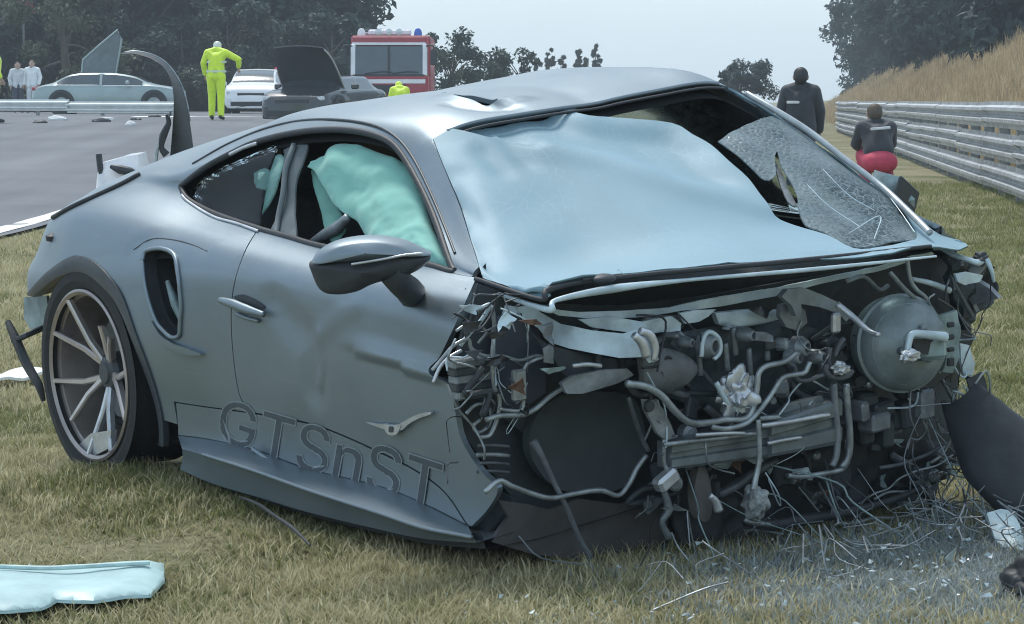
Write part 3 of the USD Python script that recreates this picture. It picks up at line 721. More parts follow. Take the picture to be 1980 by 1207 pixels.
mesh('tail_corner', xf(lathe([(0, 0), (0.018, 0.004), (0.02, 0.02), (0, 0.03)], 12), None, SF.base(SF.find([(100, 459)], 'R'))[0] - [0.0, 0.0, 0.015]), black_plastic, car, smooth=40)
mesh('header_rail', tube(surf_pts(header[1:-1], 0.002)[0], [0.007] * len(header[1:-1]), 8, 2), paint, car, smooth=True)
mesh('header_seal', tube(surf_pts(header[1:-1] + [0.022, 0], -0.002)[0], 0.0045, 8, 2), black_plastic, car, smooth=True)
# ---- cabin lining, floor, dashboard, seats
lin = shell.buffer(0.012).union(right_front.buffer(-0.03).difference(win)).difference(Polygon([(-2, -1), (0.1, -1), (0.1, 0.75), (-2, 0.75)]))
lin = max(lin.geoms, key=lambda g: g.area) if lin.geom_type != 'Polygon' else lin
mesh('cabin_lining', panel(lin.buffer(0), 0.06, off=-0.036, thick=0.006, wave=0), liner_dark, car, smooth=40)
floor_ = cat(rbox((-0.2, -0.80, 0.20), (1.9, 0.80, 0.235), 0.01), rbox((0.1, -0.10, 0.235), (1.8, 0.10, 0.46), 0.04), rbox((-0.25, -0.60, 0.22), (-0.16, 0.60, 0.93), 0.02))
mesh('floor_pan', floor_, liner_dark, car)
def dash_rows():
    rows = []
    for y in np.linspace(-0.74, 0.74, 20):
        s = 0.12 * sm((y + .5) / 1.2)
        rows.append([[1.42 + s, y, 0.56], [1.38 + s, y, 0.68], [1.42 + s, y, 0.80 + 0.02 * math.cos(y * 6)], [1.52 + s, y, 0.835], [1.70 + s, y, 0.84], [1.80 + s, y, 0.82], [1.80 + s, y, 0.5]])
    return np.array(rows)
mesh('dashboard', loft(dash_rows()), black_plastic, car, smooth=40)
for sy in (-0.36, 0.38):
    st_ = node('seat', car)
    mesh('cushion', rbox((0.62, sy - 0.25, 0.28), (1.14, sy + 0.25, 0.46), 0.06), seat_cloth, st_, smooth=40)
    mesh('backrest', xf(rbox((-0.07, -0.25, 0), (0.07, 0.25, 0.62), 0.06), roty(-0.32), (0.62, sy, 0.40)), seat_cloth, st_, smooth=40)
    mesh('headrest', xf(rbox((-0.05, -0.13, 0), (0.05, 0.13, 0.2), 0.045), roty(-0.28), (0.43, sy, 0.96)), seat_cloth, st_, smooth=40)
sw_a = np.linspace(0, 2 * math.pi, 25)
sw_c = np.array([1.26, 0.38, 0.78])
swp = sw_c + np.stack([0.07 * np.sin(sw_a), 0.18 * np.cos(sw_a), 0.17 * np.sin(sw_a)], -1)
stw = node('steering_wheel', car)
mesh('wheel_rim', tube(swp, 0.014, 8, 1), black_plastic, stw, smooth=True)
mesh('wheel_hub', xf(lathe([(0, -0.03), (0.07, -0.03), (0.08, 0.02), (0, 0.04)], 20, 'x'), None, sw_c), black_plastic, stw, smooth=40)
# ---- B pillar, belt, quarter pane and airbags seen through the side window
def inset_sheet(px, off, puff, cell=0.02, seed=0, wrinkle=0.004, thick=0.006, smooth_=True):
    poly = uvpoly(px, 'R', 5, smooth_)
    if poly.geom_type != 'Polygon':
        poly = max(poly.geoms, key=lambda g: g.area)
    uv, f = polysheet(poly, cell)
    X = SF.base(uv); n = SF.normal(uv)
    e = shapely.distance(poly.exterior, shapely.points(uv))
    h = off + puff * np.sqrt(np.clip(e / 0.10, 0, 1)) + wrinkle * (meshkit.fbm(X * [9, 9, 16], 3, seed) - 0.5) * 2
    return solid(X + n * np.reshape(h, (-1, 1)), f, n, thick)
mesh('pillar_trim', inset_sheet([(530, 268), (575, 250), (566, 290), (548, 340), (545, 390), (552, 462), (528, 458), (500, 440), (515, 395), (522, 330)], -0.045, 0.012, seed=1), grey_trim, car, smooth=40)
mesh('seat_belt', surf_tube([(556, 268), (538, 320), (532, 370), (524, 410), (520, 450)], 0.009, -0.028), grey_trim, car, smooth=True)
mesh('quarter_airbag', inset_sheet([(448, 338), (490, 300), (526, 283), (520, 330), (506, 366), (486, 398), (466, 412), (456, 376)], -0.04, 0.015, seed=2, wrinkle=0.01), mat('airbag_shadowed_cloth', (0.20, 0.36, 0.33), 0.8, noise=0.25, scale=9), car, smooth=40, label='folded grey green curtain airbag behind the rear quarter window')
bag = [(562, 306), (578, 290), (604, 280), (616, 264), (642, 257), (672, 262), (706, 277), (745, 290), (772, 308), (790, 342), (822, 402), (850, 465), (866, 510), (840, 516), (800, 512), (745, 505), (700, 498), (690, 470), (668, 418), (640, 400), (612, 376), (594, 345), (580, 318)]
mesh('curtain_airbag', inset_sheet(bag, -0.055, 0.035, 0.012, 3, 0.020), airbag_cloth, car, smooth=True, label='deployed mint green curtain airbag')
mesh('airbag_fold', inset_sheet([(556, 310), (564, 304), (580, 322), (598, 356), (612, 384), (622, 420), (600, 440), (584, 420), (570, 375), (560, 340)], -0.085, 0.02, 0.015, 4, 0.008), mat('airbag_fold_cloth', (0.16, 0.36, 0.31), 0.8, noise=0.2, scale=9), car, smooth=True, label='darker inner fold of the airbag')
mesh('grab_handle', tube(np.array([on_y(605, 468, -0.66), on_y(632, 452, -0.66), on_y(655, 438, -0.66), on_y(672, 420, -0.66)]), [0.012, 0.018, 0.018, 0.012], 8, 4), dull_metal, car, smooth=True)
qp = uvpoly([(362, 362), (395, 330), (445, 301), (500, 278), (526, 271), (508, 330), (494, 400), (488, 432), (413, 408), (372, 384)])
mesh('quarter_window', panel(qp, 0.03, off=-0.022, thick=0.004, wave=0), glass_clear, car, smooth=True)
mesh('quarter_window_trim', surf_tube([(445, 300), (472, 287), (496, 279)], 0.006, 0.002), bright_metal, car, smooth=True)
# ---- left side window glass with the torn left mirror
lw = Polygon(mirror_uv(np.array(win.exterior.coords))).buffer(-0.004)
mesh('left_window', panel(lw, 0.05, off=-0.01, thick=0.004, wave=0), glass_clear, car, smooth=True)
lm = node('left_mirror', car, label='smashed left mirror standing out beyond the windscreen pillar')
mc = on_y(1728, 385, 0.92)
mesh('mirror_shell', xf(m3.Manifold.hull_points(np.array([[-.04, -.10, -.05], [-.05, .06, -.06], [.05, -.08, -.04], [.05, .07, -.05], [-.03, -.10, .05], [-.04, .05, .06], [.04, -.07, .045], [.03, .06, .06], [0, -.12, 0], [.07, 0, 0]])), rotz(0.3) @ rotx(-0.5), mc), teal_part, lm, smooth=30)
mesh('mirror_opening', xf(rbox((-.006, -.07, -.04), (.006, .06, .04), 0.004), rotz(0.3) @ rotx(-0.5), mc + np.array([0.062, -0.005, 0.012])), black_plastic, lm)
mesh('mirror_arm', tube([mc + [0, -0.02, -0.03], mc + [-0.02, -0.09, -0.05], mc + [-0.03, -0.16, -0.06]], [0.03, 0.02, 0.02], 8), black_plastic, lm, smooth=True)

# ---- windscreen: crushed, sagging laminated sheet; right part crazed with a hole
FOLD = LineString(SF.find(dense([(1060, 282), (1110, 292), (1180, 305), (1250, 327), (1320, 352), (1400, 372), (1470, 395)]), None))
UP = SF.find([(1300, 250)], None)[0]
PX_TORN = [(1100, 212), (1140, 222), (1200, 226), (1300, 233), (1340, 252), (1375, 270), (1410, 300), (1450, 335), (1480, 380), (1500, 412), (1540, 428), (1600, 448), (1650, 478), (1700, 476), (1770, 462), (1760, 420), (1690, 340), (1600, 260), (1520, 205), (1440, 160), (1300, 165), (1180, 190)]
torn = uvpoly(PX_TORN, None, 3).buffer(0.0)
def sag(uv):
    pts = shapely.points(uv)
    e = shapely.distance(screen_poly.exterior, pts)
    h = -0.014 * sm(e / 0.25) + 0.010 * (meshkit.fbm(np.c_[uv * 3.0, 0 * uv[:, :1]], 3, 9) - 0.5)
    d = shapely.distance(FOLD, pts); c = np.array(FOLD.coords)
    i = cKDTree(c).query(uv)[1]; i2 = np.minimum(i + 1, len(c) - 1); i1 = np.maximum(i - 1, 0)
    t = c[i2] - c[i1]; sg = t[:, 0] * (uv[:, 1] - c[i, 1]) - t[:, 1] * (uv[:, 0] - c[i, 0])
    su = np.sign(np.cross(c[len(c) // 2 + 1] - c[len(c) // 2 - 1], UP - c[len(c) // 2]))
    above = sg * su > 0
    h += np.where(above, -0.026 * sm(d / 0.10) * sm(shapely.distance(torn, pts) / 0.09), 0.012 * np.exp(-(d / 0.05) ** 2)) + np.where(above, 0.012 * np.exp(-(d / 0.05) ** 2), 0)
    h += 0.018 * (meshkit.fbm(np.c_[uv * 9.0, 0 * uv[:, :1]], 4, 21) - 0.5) * np.exp(-(e / 0.09) ** 2)
    h += 0.008 * (meshkit.fbm(np.c_[uv * [4.0, 2.0], 0 * uv[:, :1]], 3, 23) - 0.5)
    h += 0.010 * np.exp(-(shapely.distance(LineString(SF.find([(930, 545), (1050, 560), (1150, 545), (1200, 530)], None)), pts) / 0.02) ** 2)
    h += 0.006 * np.exp(-(shapely.distance(LineString(SF.find([(1240, 542), (1340, 536), (1440, 520)], None)), pts) / 0.018) ** 2)
    for l in ([(890, 395), (930, 450), (950, 520)], [(930, 290), (975, 330)], [(975, 270), (1020, 310)], [(880, 370), (925, 430)]):
        h -= 0.008 * np.exp(-(shapely.distance(LineString(SF.find(l, None)), pts) / 0.02) ** 2)
    return h
main_screen = screen_poly.difference(torn)
main_screen = max(main_screen.geoms, key=lambda g: g.area) if main_screen.geom_type != 'Polygon' else main_screen
ws = mesh('windscreen', panel(main_screen, 0.02, off=0.0, thick=0.005, wave=0, extra=sag), screen, car, smooth=40, label='crushed and sagging windscreen, milky with cracks')
PX_CRAZED = [(1390, 268), (1440, 238), (1500, 222), (1560, 236), (1640, 300), (1700, 360), (1760, 430), (1775, 455), (1710, 468), (1650, 474), (1600, 444), (1560, 428), (1548, 400), (1545, 372), (1530, 340), (1512, 310), (1505, 288), (1500, 300), (1503, 330), (1482, 342), (1455, 318), (1420, 290)]
cz_poly = uvpoly(PX_CRAZED, None, 3).intersection(screen_poly.buffer(0.02))
cz_poly = max(cz_poly.geoms, key=lambda g: g.area) if cz_poly.geom_type != 'Polygon' else cz_poly
def sag2(uv):
    return sag(uv) * 0.35 + 0.02 * (meshkit.fbm(np.c_[uv * 9.0, 0 * uv[:, :1]], 4, 4) - 0.5)
mesh('crazed_glass', panel(cz_poly, 0.012, off=-0.004, thick=0.004, wave=0, extra=sag2), crazed, car, smooth=30, label='shattered see-through left part of the windscreen around the hole')
flap = uvpoly([(1503, 292), (1512, 330), (1530, 372), (1548, 380), (1530, 345), (1516, 310)], None, 3)
mesh('torn_glass_flap', panel(flap, 0.012, off=-0.03, thick=0.004, wave=0.01), dull_metal, car, smooth=30)
cr = [(1700, 360), (1735, 405), (1768, 452)], [(1640, 455), (1700, 420), (1690, 465)], [(1560, 360), (1600, 400), (1660, 440)], [(1590, 330), (1640, 380), (1690, 410)]
for c_ in cr:
    mesh('crack', surf_tube(c_, 0.0016, 0.004, None), pale_sheet, car, smooth=True)
mesh('screen_puncture', xf(meshkit.arrays(trimesh.creation.icosphere(2, 0.028))[:2], np.diag([1.0, 1.3, 0.5]), surf_pts(SF.find([(1212, 548)], None), 0.0)[0][0]), black_plastic, car, smooth=True)
for l in ([(1196, 528), (1212, 545), (1222, 562)], [(1185, 552), (1210, 550), (1240, 546)]):
    mesh('puncture_crack', surf_tube(l, 0.005, 0.004, None), black_plastic, car, smooth=True)
PX_FOOT = [(920, 540), (980, 552), (1045, 579), (1110, 584), (1210, 588), (1300, 582), (1350, 570), (1480, 550), (1640, 516), (1800, 476)]
foot3 = np.array([surf_pts(SF.find([p], None), 0.0)[0][0] for p in PX_FOOT[::2] + PX_FOOT[-1:]])
mesh('screen_foot_seal', tube(foot3, [0.007, 0.006, 0.009, 0.006, 0.007, 0.005][:len(foot3)], 8, 6), black_plastic, car, smooth=True)

# ---- door details
hd = node('door_handle', d_)
h0 = SF.find([(437, 578), (456, 571), (485, 582), (518, 600)], 'R')
hp = surf_pts(h0, 0.0)[0]
mesh('handle_bar', tube(surf_pts(SF.find([(438, 578), (462, 585), (490, 596), (520, 606)], 'R'), 0.022)[0], [0.009, 0.014, 0.014, 0.008], 10, 4), paint, hd, smooth=True)
mesh('handle_recess', panel(uvpoly([(452, 573), (472, 570), (500, 583), (512, 596), (490, 594), (465, 584)]), 0.02, off=0.003, thick=0.002, wave=0), black_plastic, hd, smooth=True)
mesh('handle_lower_lip', tube(surf_pts(SF.find([(460, 606), (480, 614), (503, 620)], 'R'), 0.006)[0], 0.006, 8, 3), paint, hd, smooth=True)
be = node('wing_badge', d_, label='torn silver winged badge low on the door')
mesh('badge_wing', panel(uvpoly([(714, 815), (735, 818), (752, 819), (753, 828), (738, 824)], 'R', 3), 0.01, off=0.012, thick=0.006, wave=0), bright_metal, be, smooth=30)
mesh('badge_wing', panel(uvpoly([(781, 818), (798, 808), (818, 799), (838, 795), (842, 799), (822, 806), (800, 817), (784, 830)], 'R', 3), 0.01, off=0.014, thick=0.006, wave=0), bright_metal, be, smooth=30)
mesh('badge_shield', panel(uvpoly([(752, 817), (768, 820), (784, 818), (781, 830), (774, 838), (762, 838), (754, 830)], 'R', 3), 0.01, off=0.016, thick=0.008, wave=0), bright_metal, be, smooth=30)
mesh('badge_crest', panel(uvpoly([(763, 822), (770, 822), (770, 832), (763, 832)], 'R', 2), 0.01, off=0.0185, thick=0.003, wave=0), carbon, be)
# ---- wing mirror
mo = node('wing_mirror', car, label='right wing mirror with a lighter upper cap')
mcen = on_y(706, 512, -1.0)
ex = CAR_R.T @ np.array([1.0, 0, 0]); ez = np.array([0, 0, 1.0]); ex = ex - ez * ex[2]; ex /= np.linalg.norm(ex); ey = np.cross(ez, ex)
def mirror_blob(px, depth, cut=None, grow=0.0):
    """Rounded mirror housing: its outline read off in the plane through its centre, inflated to a real depth."""
    pl = []
    for p in dense(px, 4, True)[:-1]:
        d = CAR_R.T @ ray(*p); nrm = ey
        pl.append(EYE_C + d * (((mcen - EYE_C) @ nrm) / (d @ nrm)))
    pl = np.array(pl); q = np.stack([(pl - mcen) @ ex, (pl - mcen) @ ez], -1)
    poly = Polygon(q).buffer(0); c = np.array(poly.centroid.coords[0])
    rows = []
    for k in np.linspace(-1, 1, 13):
        s = math.sqrt(max(0.0, 1 - abs(k) ** 2.6)); w = c + (q - c) * (0.25 + 0.75 * s if abs(k) < 1 else 0.02)
        rows.append(mcen + w[:, :1] * ex + w[:, 1:] * ez + ey * depth * k)
    v, f = loft(np.array(rows), True)
    return v, f
mesh('mirror_housing', mirror_blob([(598, 514), (602, 505), (640, 498), (720, 490), (790, 482), (832, 492), (822, 512), (790, 530), (755, 538), (720, 548), (690, 562), (650, 568), (618, 558)], 0.075), black_plastic, mo, smooth=40)
mesh('mirror_cap', mirror_blob([(600, 510), (614, 487), (645, 468), (690, 458), (740, 457), (785, 466), (820, 482), (833, 492), (790, 494), (740, 500), (690, 503), (640, 506)], 0.079), paint, mo, smooth=40)
mesh('mirror_trim', tube(np.array([mcen + ex * a + ez * b - ey * 0.083 * 0.92 for a, b in [(-0.03, 0.012), (0.05, 0.024), (0.11, 0.034), (0.15, 0.036)]]), 0.0035, 8, 4), bright_metal, mo, smooth=True)
mesh('mirror_foot', tube(np.array([on_y(755, 525, -0.97), on_y(775, 548, -0.94), on_y(792, 562, -0.89), on_y(796, 568, -0.85)]), [0.035, 0.034, 0.036, 0.038], 12, 4), black_plastic, mo, smooth=40)
# ---- side air intake
ik = node('side_intake', car)
iu = np.array(intake.exterior.coords)[:-1]
rim3, rn_ = surf_pts(iu, 0.0)
inner = rim3 - rn_ * 0.02 + np.array([0.0, 0.20, 0.0])
ctr = inner.mean(0)
mesh('intake_duct', loft(np.array([rim3 + rn_ * 0.001, rim3 * 0.75 + inner * 0.25, inner]).transpose(0, 1, 2)[::-1], True), black_plastic, ik, smooth=40)
mesh('intake_back', (np.vstack([inner, [ctr]]), np.array([(k, (k + 1) % len(inner), len(inner)) for k in range(len(inner))])), liner_dark, ik)
mesh('intake_lip', tube(np.vstack([rim3, rim3[:1]]) + np.vstack([rn_, rn_[:1]]) * 0.003, 0.007, 8, 1), paint, ik, smooth=True)
mesh('intake_tail', panel(uvpoly([(300, 620), (316, 646), (340, 662), (368, 672), (396, 684), (362, 684), (330, 668), (308, 642)], 'R', 4), 0.012, off=0.014, thick=0.014, wave=0), paint, ik, smooth=30)
for a, b in (([(296, 545), (312, 590), (330, 632)], 0.05), ([(322, 500), (334, 560), (336, 610)], 0.035)):
    mesh('intake_vane', tube(surf_pts(SF.find(a, 'R'), -b)[0], [0.008, 0.016, 0.012], 8, 4), carbon if b < 0.04 else teal_part, ik, smooth=True)
mesh('roof_tear', panel(slit.buffer(0.01), 0.02, off=-0.03, thick=0.004, wave=0), liner_dark, car)
mesh('fuel_flap_line', surf_tube([(256, 482), (290, 461), (335, 462), (372, 472), (400, 485)], 0.0022, 0.0005), carbon, car, smooth=True)

# ---- rear wheel arch and wheel
ai = surf_pts(arch_in, -0.004)[0]; ao = surf_pts(arch_line, 0.006)[0]
k_ = np.linspace(0, 1, len(ao))
ai = np.stack([np.interp(k_, np.linspace(0, 1, len(ai)), ai[:, j]) for j in range(3)], -1)
mesh('arch_flare', loft(np.array([ao - [0, -0.02, 0], ao, (ao + ai) / 2 + [0, -0.006, 0], ai, ai + [0, 0.03, 0]])[::-1]), carbon, car, smooth=40)
mesh('arch_liner', loft(np.array([ai + [0, 0.01, 0], ai + [0, 0.16, 0.02], ai + [0, 0.40, 0.03]])[::-1]), black_plastic, car, smooth=True)
mesh('inner_arch_wall', rbox((-0.50, -0.56, 0.1), (0.42, -0.52, 0.74), 0.01), liner_dark, car)
RC = on_y(169, 726, -0.945)
wl_ = node('rear_wheel', car, RC, label='rear right wheel with a cracked bronze rim, sunk in the grass')
TR, RR = 0.302, 0.268
tyre_prof = [(RR - 0.012, -0.03), (RR + 0.006, -0.006), (RR + 0.03, 0.004), (RR + 0.06, 0.0), (TR - 0.012, -0.022), (TR, -0.05), (TR, -0.15), (TR, -0.25), (TR - 0.015, -0.29), (RR, -0.31), (RR - 0.012, -0.28)]
def wheel_axis(g): return xf(g, roty(0.0))
mesh('tyre', lathe([(r, -h) for r, h in tyre_prof][::-1], 64, 'y')[0:2] if False else (lathe(tyre_prof, 64)[0][:, [0, 2, 1]] * [1, -1, 1], lathe(tyre_prof, 64)[1]), rubber, wl_, smooth=30)
def lathe_y(pr, n=64):
    v, f = lathe(pr, n); return v[:, [0, 2, 1]] * [1, -1, 1], f
rim_ = node('rim', wl_) if False else None
mesh('rim', lathe_y([(RR - 0.014, -0.004), (RR - 0.004, 0.004), (RR + 0.004, 0.0), (RR, -0.02), (RR - 0.02, -0.03), (RR - 0.03, -0.10), (RR - 0.045, -0.25)][::-1]), bronze, wl_, smooth=30)
mesh('brake_disc', xf(lathe_y([(0.06, -0.15), (0.195, -0.15), (0.195, -0.18), (0.06, -0.18)][::-1]), None), dull_metal, wl_, smooth=30)
mesh('wheel_back', lathe_y([(0.0, -0.215), (RR - 0.03, -0.215), (RR - 0.03, -0.22)][::-1]), liner_dark, wl_)
mesh('brake_caliper', xf(rbox((0.08, 0.10, -0.13), (0.21, 0.2, 0.13), 0.02), roty(-0.5)), dull_metal, wl_, smooth=30)
mesh('hub', lathe_y([(0, -0.055), (0.03, -0.055), (0.036, -0.062), (0.05, -0.066), (0.062, -0.08), (0.066, -0.15)][::-1], 32), carbon, wl_, smooth=30)
spoke_m = mat('spoke_metal', (0.50, 0.46, 0.44), 0.34, 0.7, noise=0.25, scale=8)
def bar(p0, p1, p2, w0, w2):
    secs = []
    for p, q, w, t in ((p0, p1, w0, 0.02), (p1, p2, (w0 + w2) / 2, 0.018), (p2, 2 * p2 - p1, w2, 0.015)):
        d = q - p; e = np.array([d[2], 0, -d[0]]); e /= np.linalg.norm(e)
        secs.append([p - e * w, p - e * w * 0.6 + [0, -0.006, 0], p + e * w * 0.6 + [0, -0.006, 0], p + e * w, p + e * w * 0.7 + [0, t, 0], p - e * w * 0.7 + [0, t, 0]])
    v, f = loft(np.array(secs), True); n_ = len(v)
    v = np.vstack([v, [p0], [p2]])
    return v, np.vstack([f, [(n_, (k + 1) % 6, k) for k in range(6)], [(n_ + 1, 12 + k, 12 + (k + 1) % 6) for k in range(6)]])
def pol(a, r, d): return np.array([math.sin(math.radians(a)) * r, d, math.cos(math.radians(a)) * r])
for ctr_a, ends, cut in ((-48, (-30, -66), (1, 1)), (-120, (-102, -138), (1, .8)), (168, (186, 150), (1, 1)), (96, (114, 80), (1, 1)), (24, (42, 8), (.35, .3))):
    geo = []
    for e_, c_ in zip(ends, cut):
        p0, p1, p2 = pol(ctr_a + (e_ - ctr_a) * .22, 0.045, 0.07), pol(ctr_a + (e_ - ctr_a) * .55, 0.12, 0.046), pol(e_, RR - 0.012, 0.006)
        if c_ < 1:
            p2 = p1 + (p2 - p1) * c_
        geo.append(bar(p0, p1, p2, 0.012, 0.0085))
    mesh('spoke', cat(*geo), bright_metal if ctr_a == 168 else spoke_m, wl_, smooth=30, label='snapped stub of a wheel spoke' if ctr_a == 24 else None)
mesh('rim_shard', solid(np.array([on_y(x, y, -0.93) - RC for x, y in [(150, 862), (176, 838), (215, 832), (212, 866), (178, 884), (152, 884)]]), np.array([(0, 2, 1), (0, 3, 2), (0, 4, 3), (0, 5, 4)]), np.array([0, -1.0, 0]), 0.02), bright_metal, wl_)

# ---- side skirt with splitter blade
def row_y(px, y): return np.array([on_y(p[0], p[1], q) for p, q in zip(px, np.broadcast_to(y, (len(px),)))])
L2 = [(345, 842), (405, 850), (500, 872), (600, 908), (733, 940), (820, 974), (908, 1018)]
top_poly = Polygon(np.vstack([dl, SF.find(dense(L2), 'R')[::-1]])).buffer(0)
top_poly = max(top_poly.geoms, key=lambda g: g.area) if top_poly.geom_type != 'Polygon' else top_poly
sk = mesh('side_skirt', panel(top_poly, 0.02, off=0.0015, thick=0.012, gap=0.002, wave=0.001), paint, car, smooth=35)
u2 = SF.find(L2, 'R'); r2 = surf_pts(u2, 0.004)[0]
L3 = [(352, 868), (407, 884), (500, 914), (600, 950), (733, 993), (820, 1022), (914, 1040)]
r3 = row_y(L3, [-0.93, -0.955, -0.955, -0.95, -0.945, -0.94, -0.925])
L4 = [(348, 908), (410, 935), (500, 962), (600, 992), (733, 1024), (820, 1042), (920, 1050)]
r4 = row_y(L4, [-0.91, -0.925, -0.925, -0.92, -0.915, -0.91, -0.91])
def fine(a): return smooth_path(a, 5)
r2, r3, r4 = fine(r2), fine(r3), fine(r4)
blade = loft(np.array([r2 - [0, -0.02, 0], r2, r2 * 0.4 + r3 * 0.6 + [0, 0, 0.004], r3, r3 * 0.7 + r4 * 0.3 + [0, 0.004, 0], r3 * 0.35 + r4 * 0.65 + [0, 0.004, 0], r4, r4 + [0, 0.12, 0.01]])[::-1])
mesh('skirt_blade', blade, paint, sk, smooth=30)
mesh('skirt_edge', tube(r3[4:] + [0, -0.002, 0.002], 0.006, 8, 1), paint, sk, smooth=True)
mesh('skirt_step', tube(smooth_path(np.array([surf_pts(SF.find([p], 'R'), 0.02)[0][0] for p in [(500, 866), (560, 905), (640, 930), (740, 962), (830, 995), (905, 1026)]]), 4), 0.007, 8, 1), paint, sk, smooth=True)
mesh('floor_edge', loft(np.array([r4 + [0, 0.02, 0.02], r4 + [0, 0.03, -0.02], r4 + [0, 0.20, -0.02], r4 + [0, 0.6, 0.02]])[::-1]), black_plastic, car, smooth=30)
# lettering across the door foot and the skirt
base_px = SF.find([(415, 846), (845, 990)], 'R')
def letters(s, width_uv, h, off, bold, m_, x_off=0.0, squeeze=1.0):
    v, f, _ = meshkit.arrays(meshkit.text_mesh(s, 1.0, 0.02, bold))
    ref = meshkit.arrays(meshkit.text_mesh(s, 1.0, 0.02, False))[0]
    v = v + np.r_[((ref.max(0) + ref.min(0)) / 2 - (v.max(0) + v.min(0)) / 2)[:2], 0]
    W = ref[:, 0].max()
    t = v[:, 0] / W
    a, b = base_px
    uv = a + (b - a) * t[:, None] + np.array([0, 1.0]) * (v[:, 1] * h)[:, None] + np.array([0.06, 0]) * v[:, 1:2]
    X, n = surf_pts(uv, 0.0)
    X = X + n * (off + v[:, 2:3] * 0.01)
    return X, f
mesh('lettering_outline', letters('GTSnST', 0, 0.139, 0.0026, True, None), mat('lettering_grey', (0.235, 0.27, 0.29), 0.5, 0.5, noise=0.2), sk)
mesh('lettering', letters('GTSnST', 0, 0.139, 0.0031, False, None), mat('lettering_dark', (0.060, 0.074, 0.084), 0.5, 0.3, noise=0.2), sk)
# ---- torn fender stub ahead of the door
fs = np.array([on_x(p[0], p[1], q) for p, q in zip([(958, 946), (992, 965), (975, 990), (938, 1040), (905, 1033), (918, 985)], [1.82, 1.93, 1.93, 1.90, 1.80, 1.80])])
fsv = np.vstack([fs, fs.mean(0)[None] + [0.02, -0.015, 0]])
mesh('fender_stub', solid(fsv, np.array([((k + 1) % 6, k, 6) for k in range(6)]), np.array([0.5, -0.8, 0.2]), 0.02), paint, car, smooth=40)
# ---- rear: broken bumper bracket
mesh('bumper_bracket', tube(np.array([on_y(15, 622, -0.93), on_y(30, 655, -0.93), on_y(52, 705, -0.93), on_y(75, 745, -0.93), on_y(84, 775, -0.92)]), [0.010, 0.016, 0.016, 0.014, 0.008], 6, 3), black_plastic, car, smooth=30)
mesh('bumper_bracket', tube(np.array([on_y(26, 660, -0.93), on_y(52, 648, -0.92), on_y(84, 634, -0.85)]), 0.010, 6, 3), black_plastic, car, smooth=30)
bl_ = np.array([on_y(*p, -0.80) for p in [(46, 575), (90, 572), (96, 630), (90, 640), (60, 640), (46, 615)]])
mesh('bumper_inner', solid(bl_, np.array([(0, 2, 1), (0, 3, 2), (0, 4, 3), (0, 5, 4)]), np.array([0, -1.0, 0]), 0.01), teal_part, car)

# ================================================================== torn-open front of the car
def sheet_px(px, x, thick=0.006, cell=0.03, bump=0.0, seed=0, freq=9.0, bulge=0.0, smooth_=False, scale=(1, 1, 1)):
    """A plate standing across the car at x (a value, or one per outline point), outline read off in that plane, dented by noise."""
    px = dense(px, 4, True)[:-1] if smooth_ else np.array(px, float)
    xx = np.broadcast_to(np.asarray(x, float), (len(px),)) if np.ndim(x) == 0 or len(np.atleast_1d(x)) == len(px) else np.interp(np.linspace(0, 1, len(px)), np.linspace(0, 1, len(x)), x)
    P3 = np.array([on_x(p[0], p[1], q) for p, q in zip(px, xx)])
    poly = Polygon(P3[:, 1:]).buffer(0)
    if poly.geom_type != 'Polygon':
        poly = max(poly.geoms, key=lambda g: g.area)
    yz, f = polysheet(poly, cell)
    A = np.c_[P3[:, 1:], np.ones(len(P3))]
    co = np.linalg.lstsq(A, P3[:, 0], rcond=None)[0]
    X = np.c_[np.c_[yz, np.ones(len(yz))] @ co, yz]
    n = np.array([1.0, -co[0], -co[1]]); n /= np.linalg.norm(n)
    h = bump * 2 * (meshkit.fbm(X * freq * np.array(scale), 4, seed) - 0.5)
    if bulge:
        h = h + bulge * np.sqrt(np.clip(shapely.distance(poly.exterior, shapely.points(yz)) / 0.1, 0, 1))
    X = X + n * h[:, None]
    return solid(X, f, n, thick)
def pipe(name, px, x, r, m_, sides=8, label=None, n=5):
    return mesh(name, tube(xs_(px, x), np.asarray(r) * 0.82, sides, n), m_, car, smooth=True, label=label)

# cowl and bulkhead
mesh('bulkhead', sheet_px([(925, 548), (1050, 590), (1210, 592), (1350, 575), (1640, 522), (1800, 482), (1856, 530), (1862, 700), (1850, 840), (1800, 960), (1640, 1010), (1300, 1020), (1100, 900), (905, 760), (880, 700)], 1.90, 0.01, 0.04, 0.035, 3, 5.0), dark_plastic, car, smooth=40)
foot_c = np.array([SF.base(SF.find([p], None))[0] for p in [(924, 540), (1045, 579), (1210, 589), (1350, 571), (1480, 549), (1640, 516), (1795, 478)]])
mesh('cowl_strip', tube(foot_c + [0.03, 0, -0.022], [0.004, 0.009, 0.006, 0.011, 0.005, 0.006, 0.003], 8, 6), pale_sheet, car, smooth=True, label='bent pale metal strip under the windscreen')
mesh('cowl_fold', sheet_px([(1052, 596), (1120, 604), (1210, 601), (1300, 596), (1345, 583), (1480, 560), (1560, 545), (1700, 515), (1800, 487), (1806, 492), (1700, 524), (1560, 556), (1500, 572), (1400, 592), (1330, 600), (1260, 612), (1160, 618), (1080, 610)], 2.02, 0.008, 0.02, 0.016, 5, 14.0), pale_sheet, car, smooth=35)
mesh('cowl_fold', sheet_px([(1120, 618), (1180, 612), (1240, 622), (1300, 612), (1322, 626), (1318, 640), (1250, 646), (1190, 640), (1150, 634)], 2.06, 0.01, 0.02, 0.03, 6, 16.0), pale_sheet, car, smooth=35, label='crumpled pale shred of the bonnet edge')
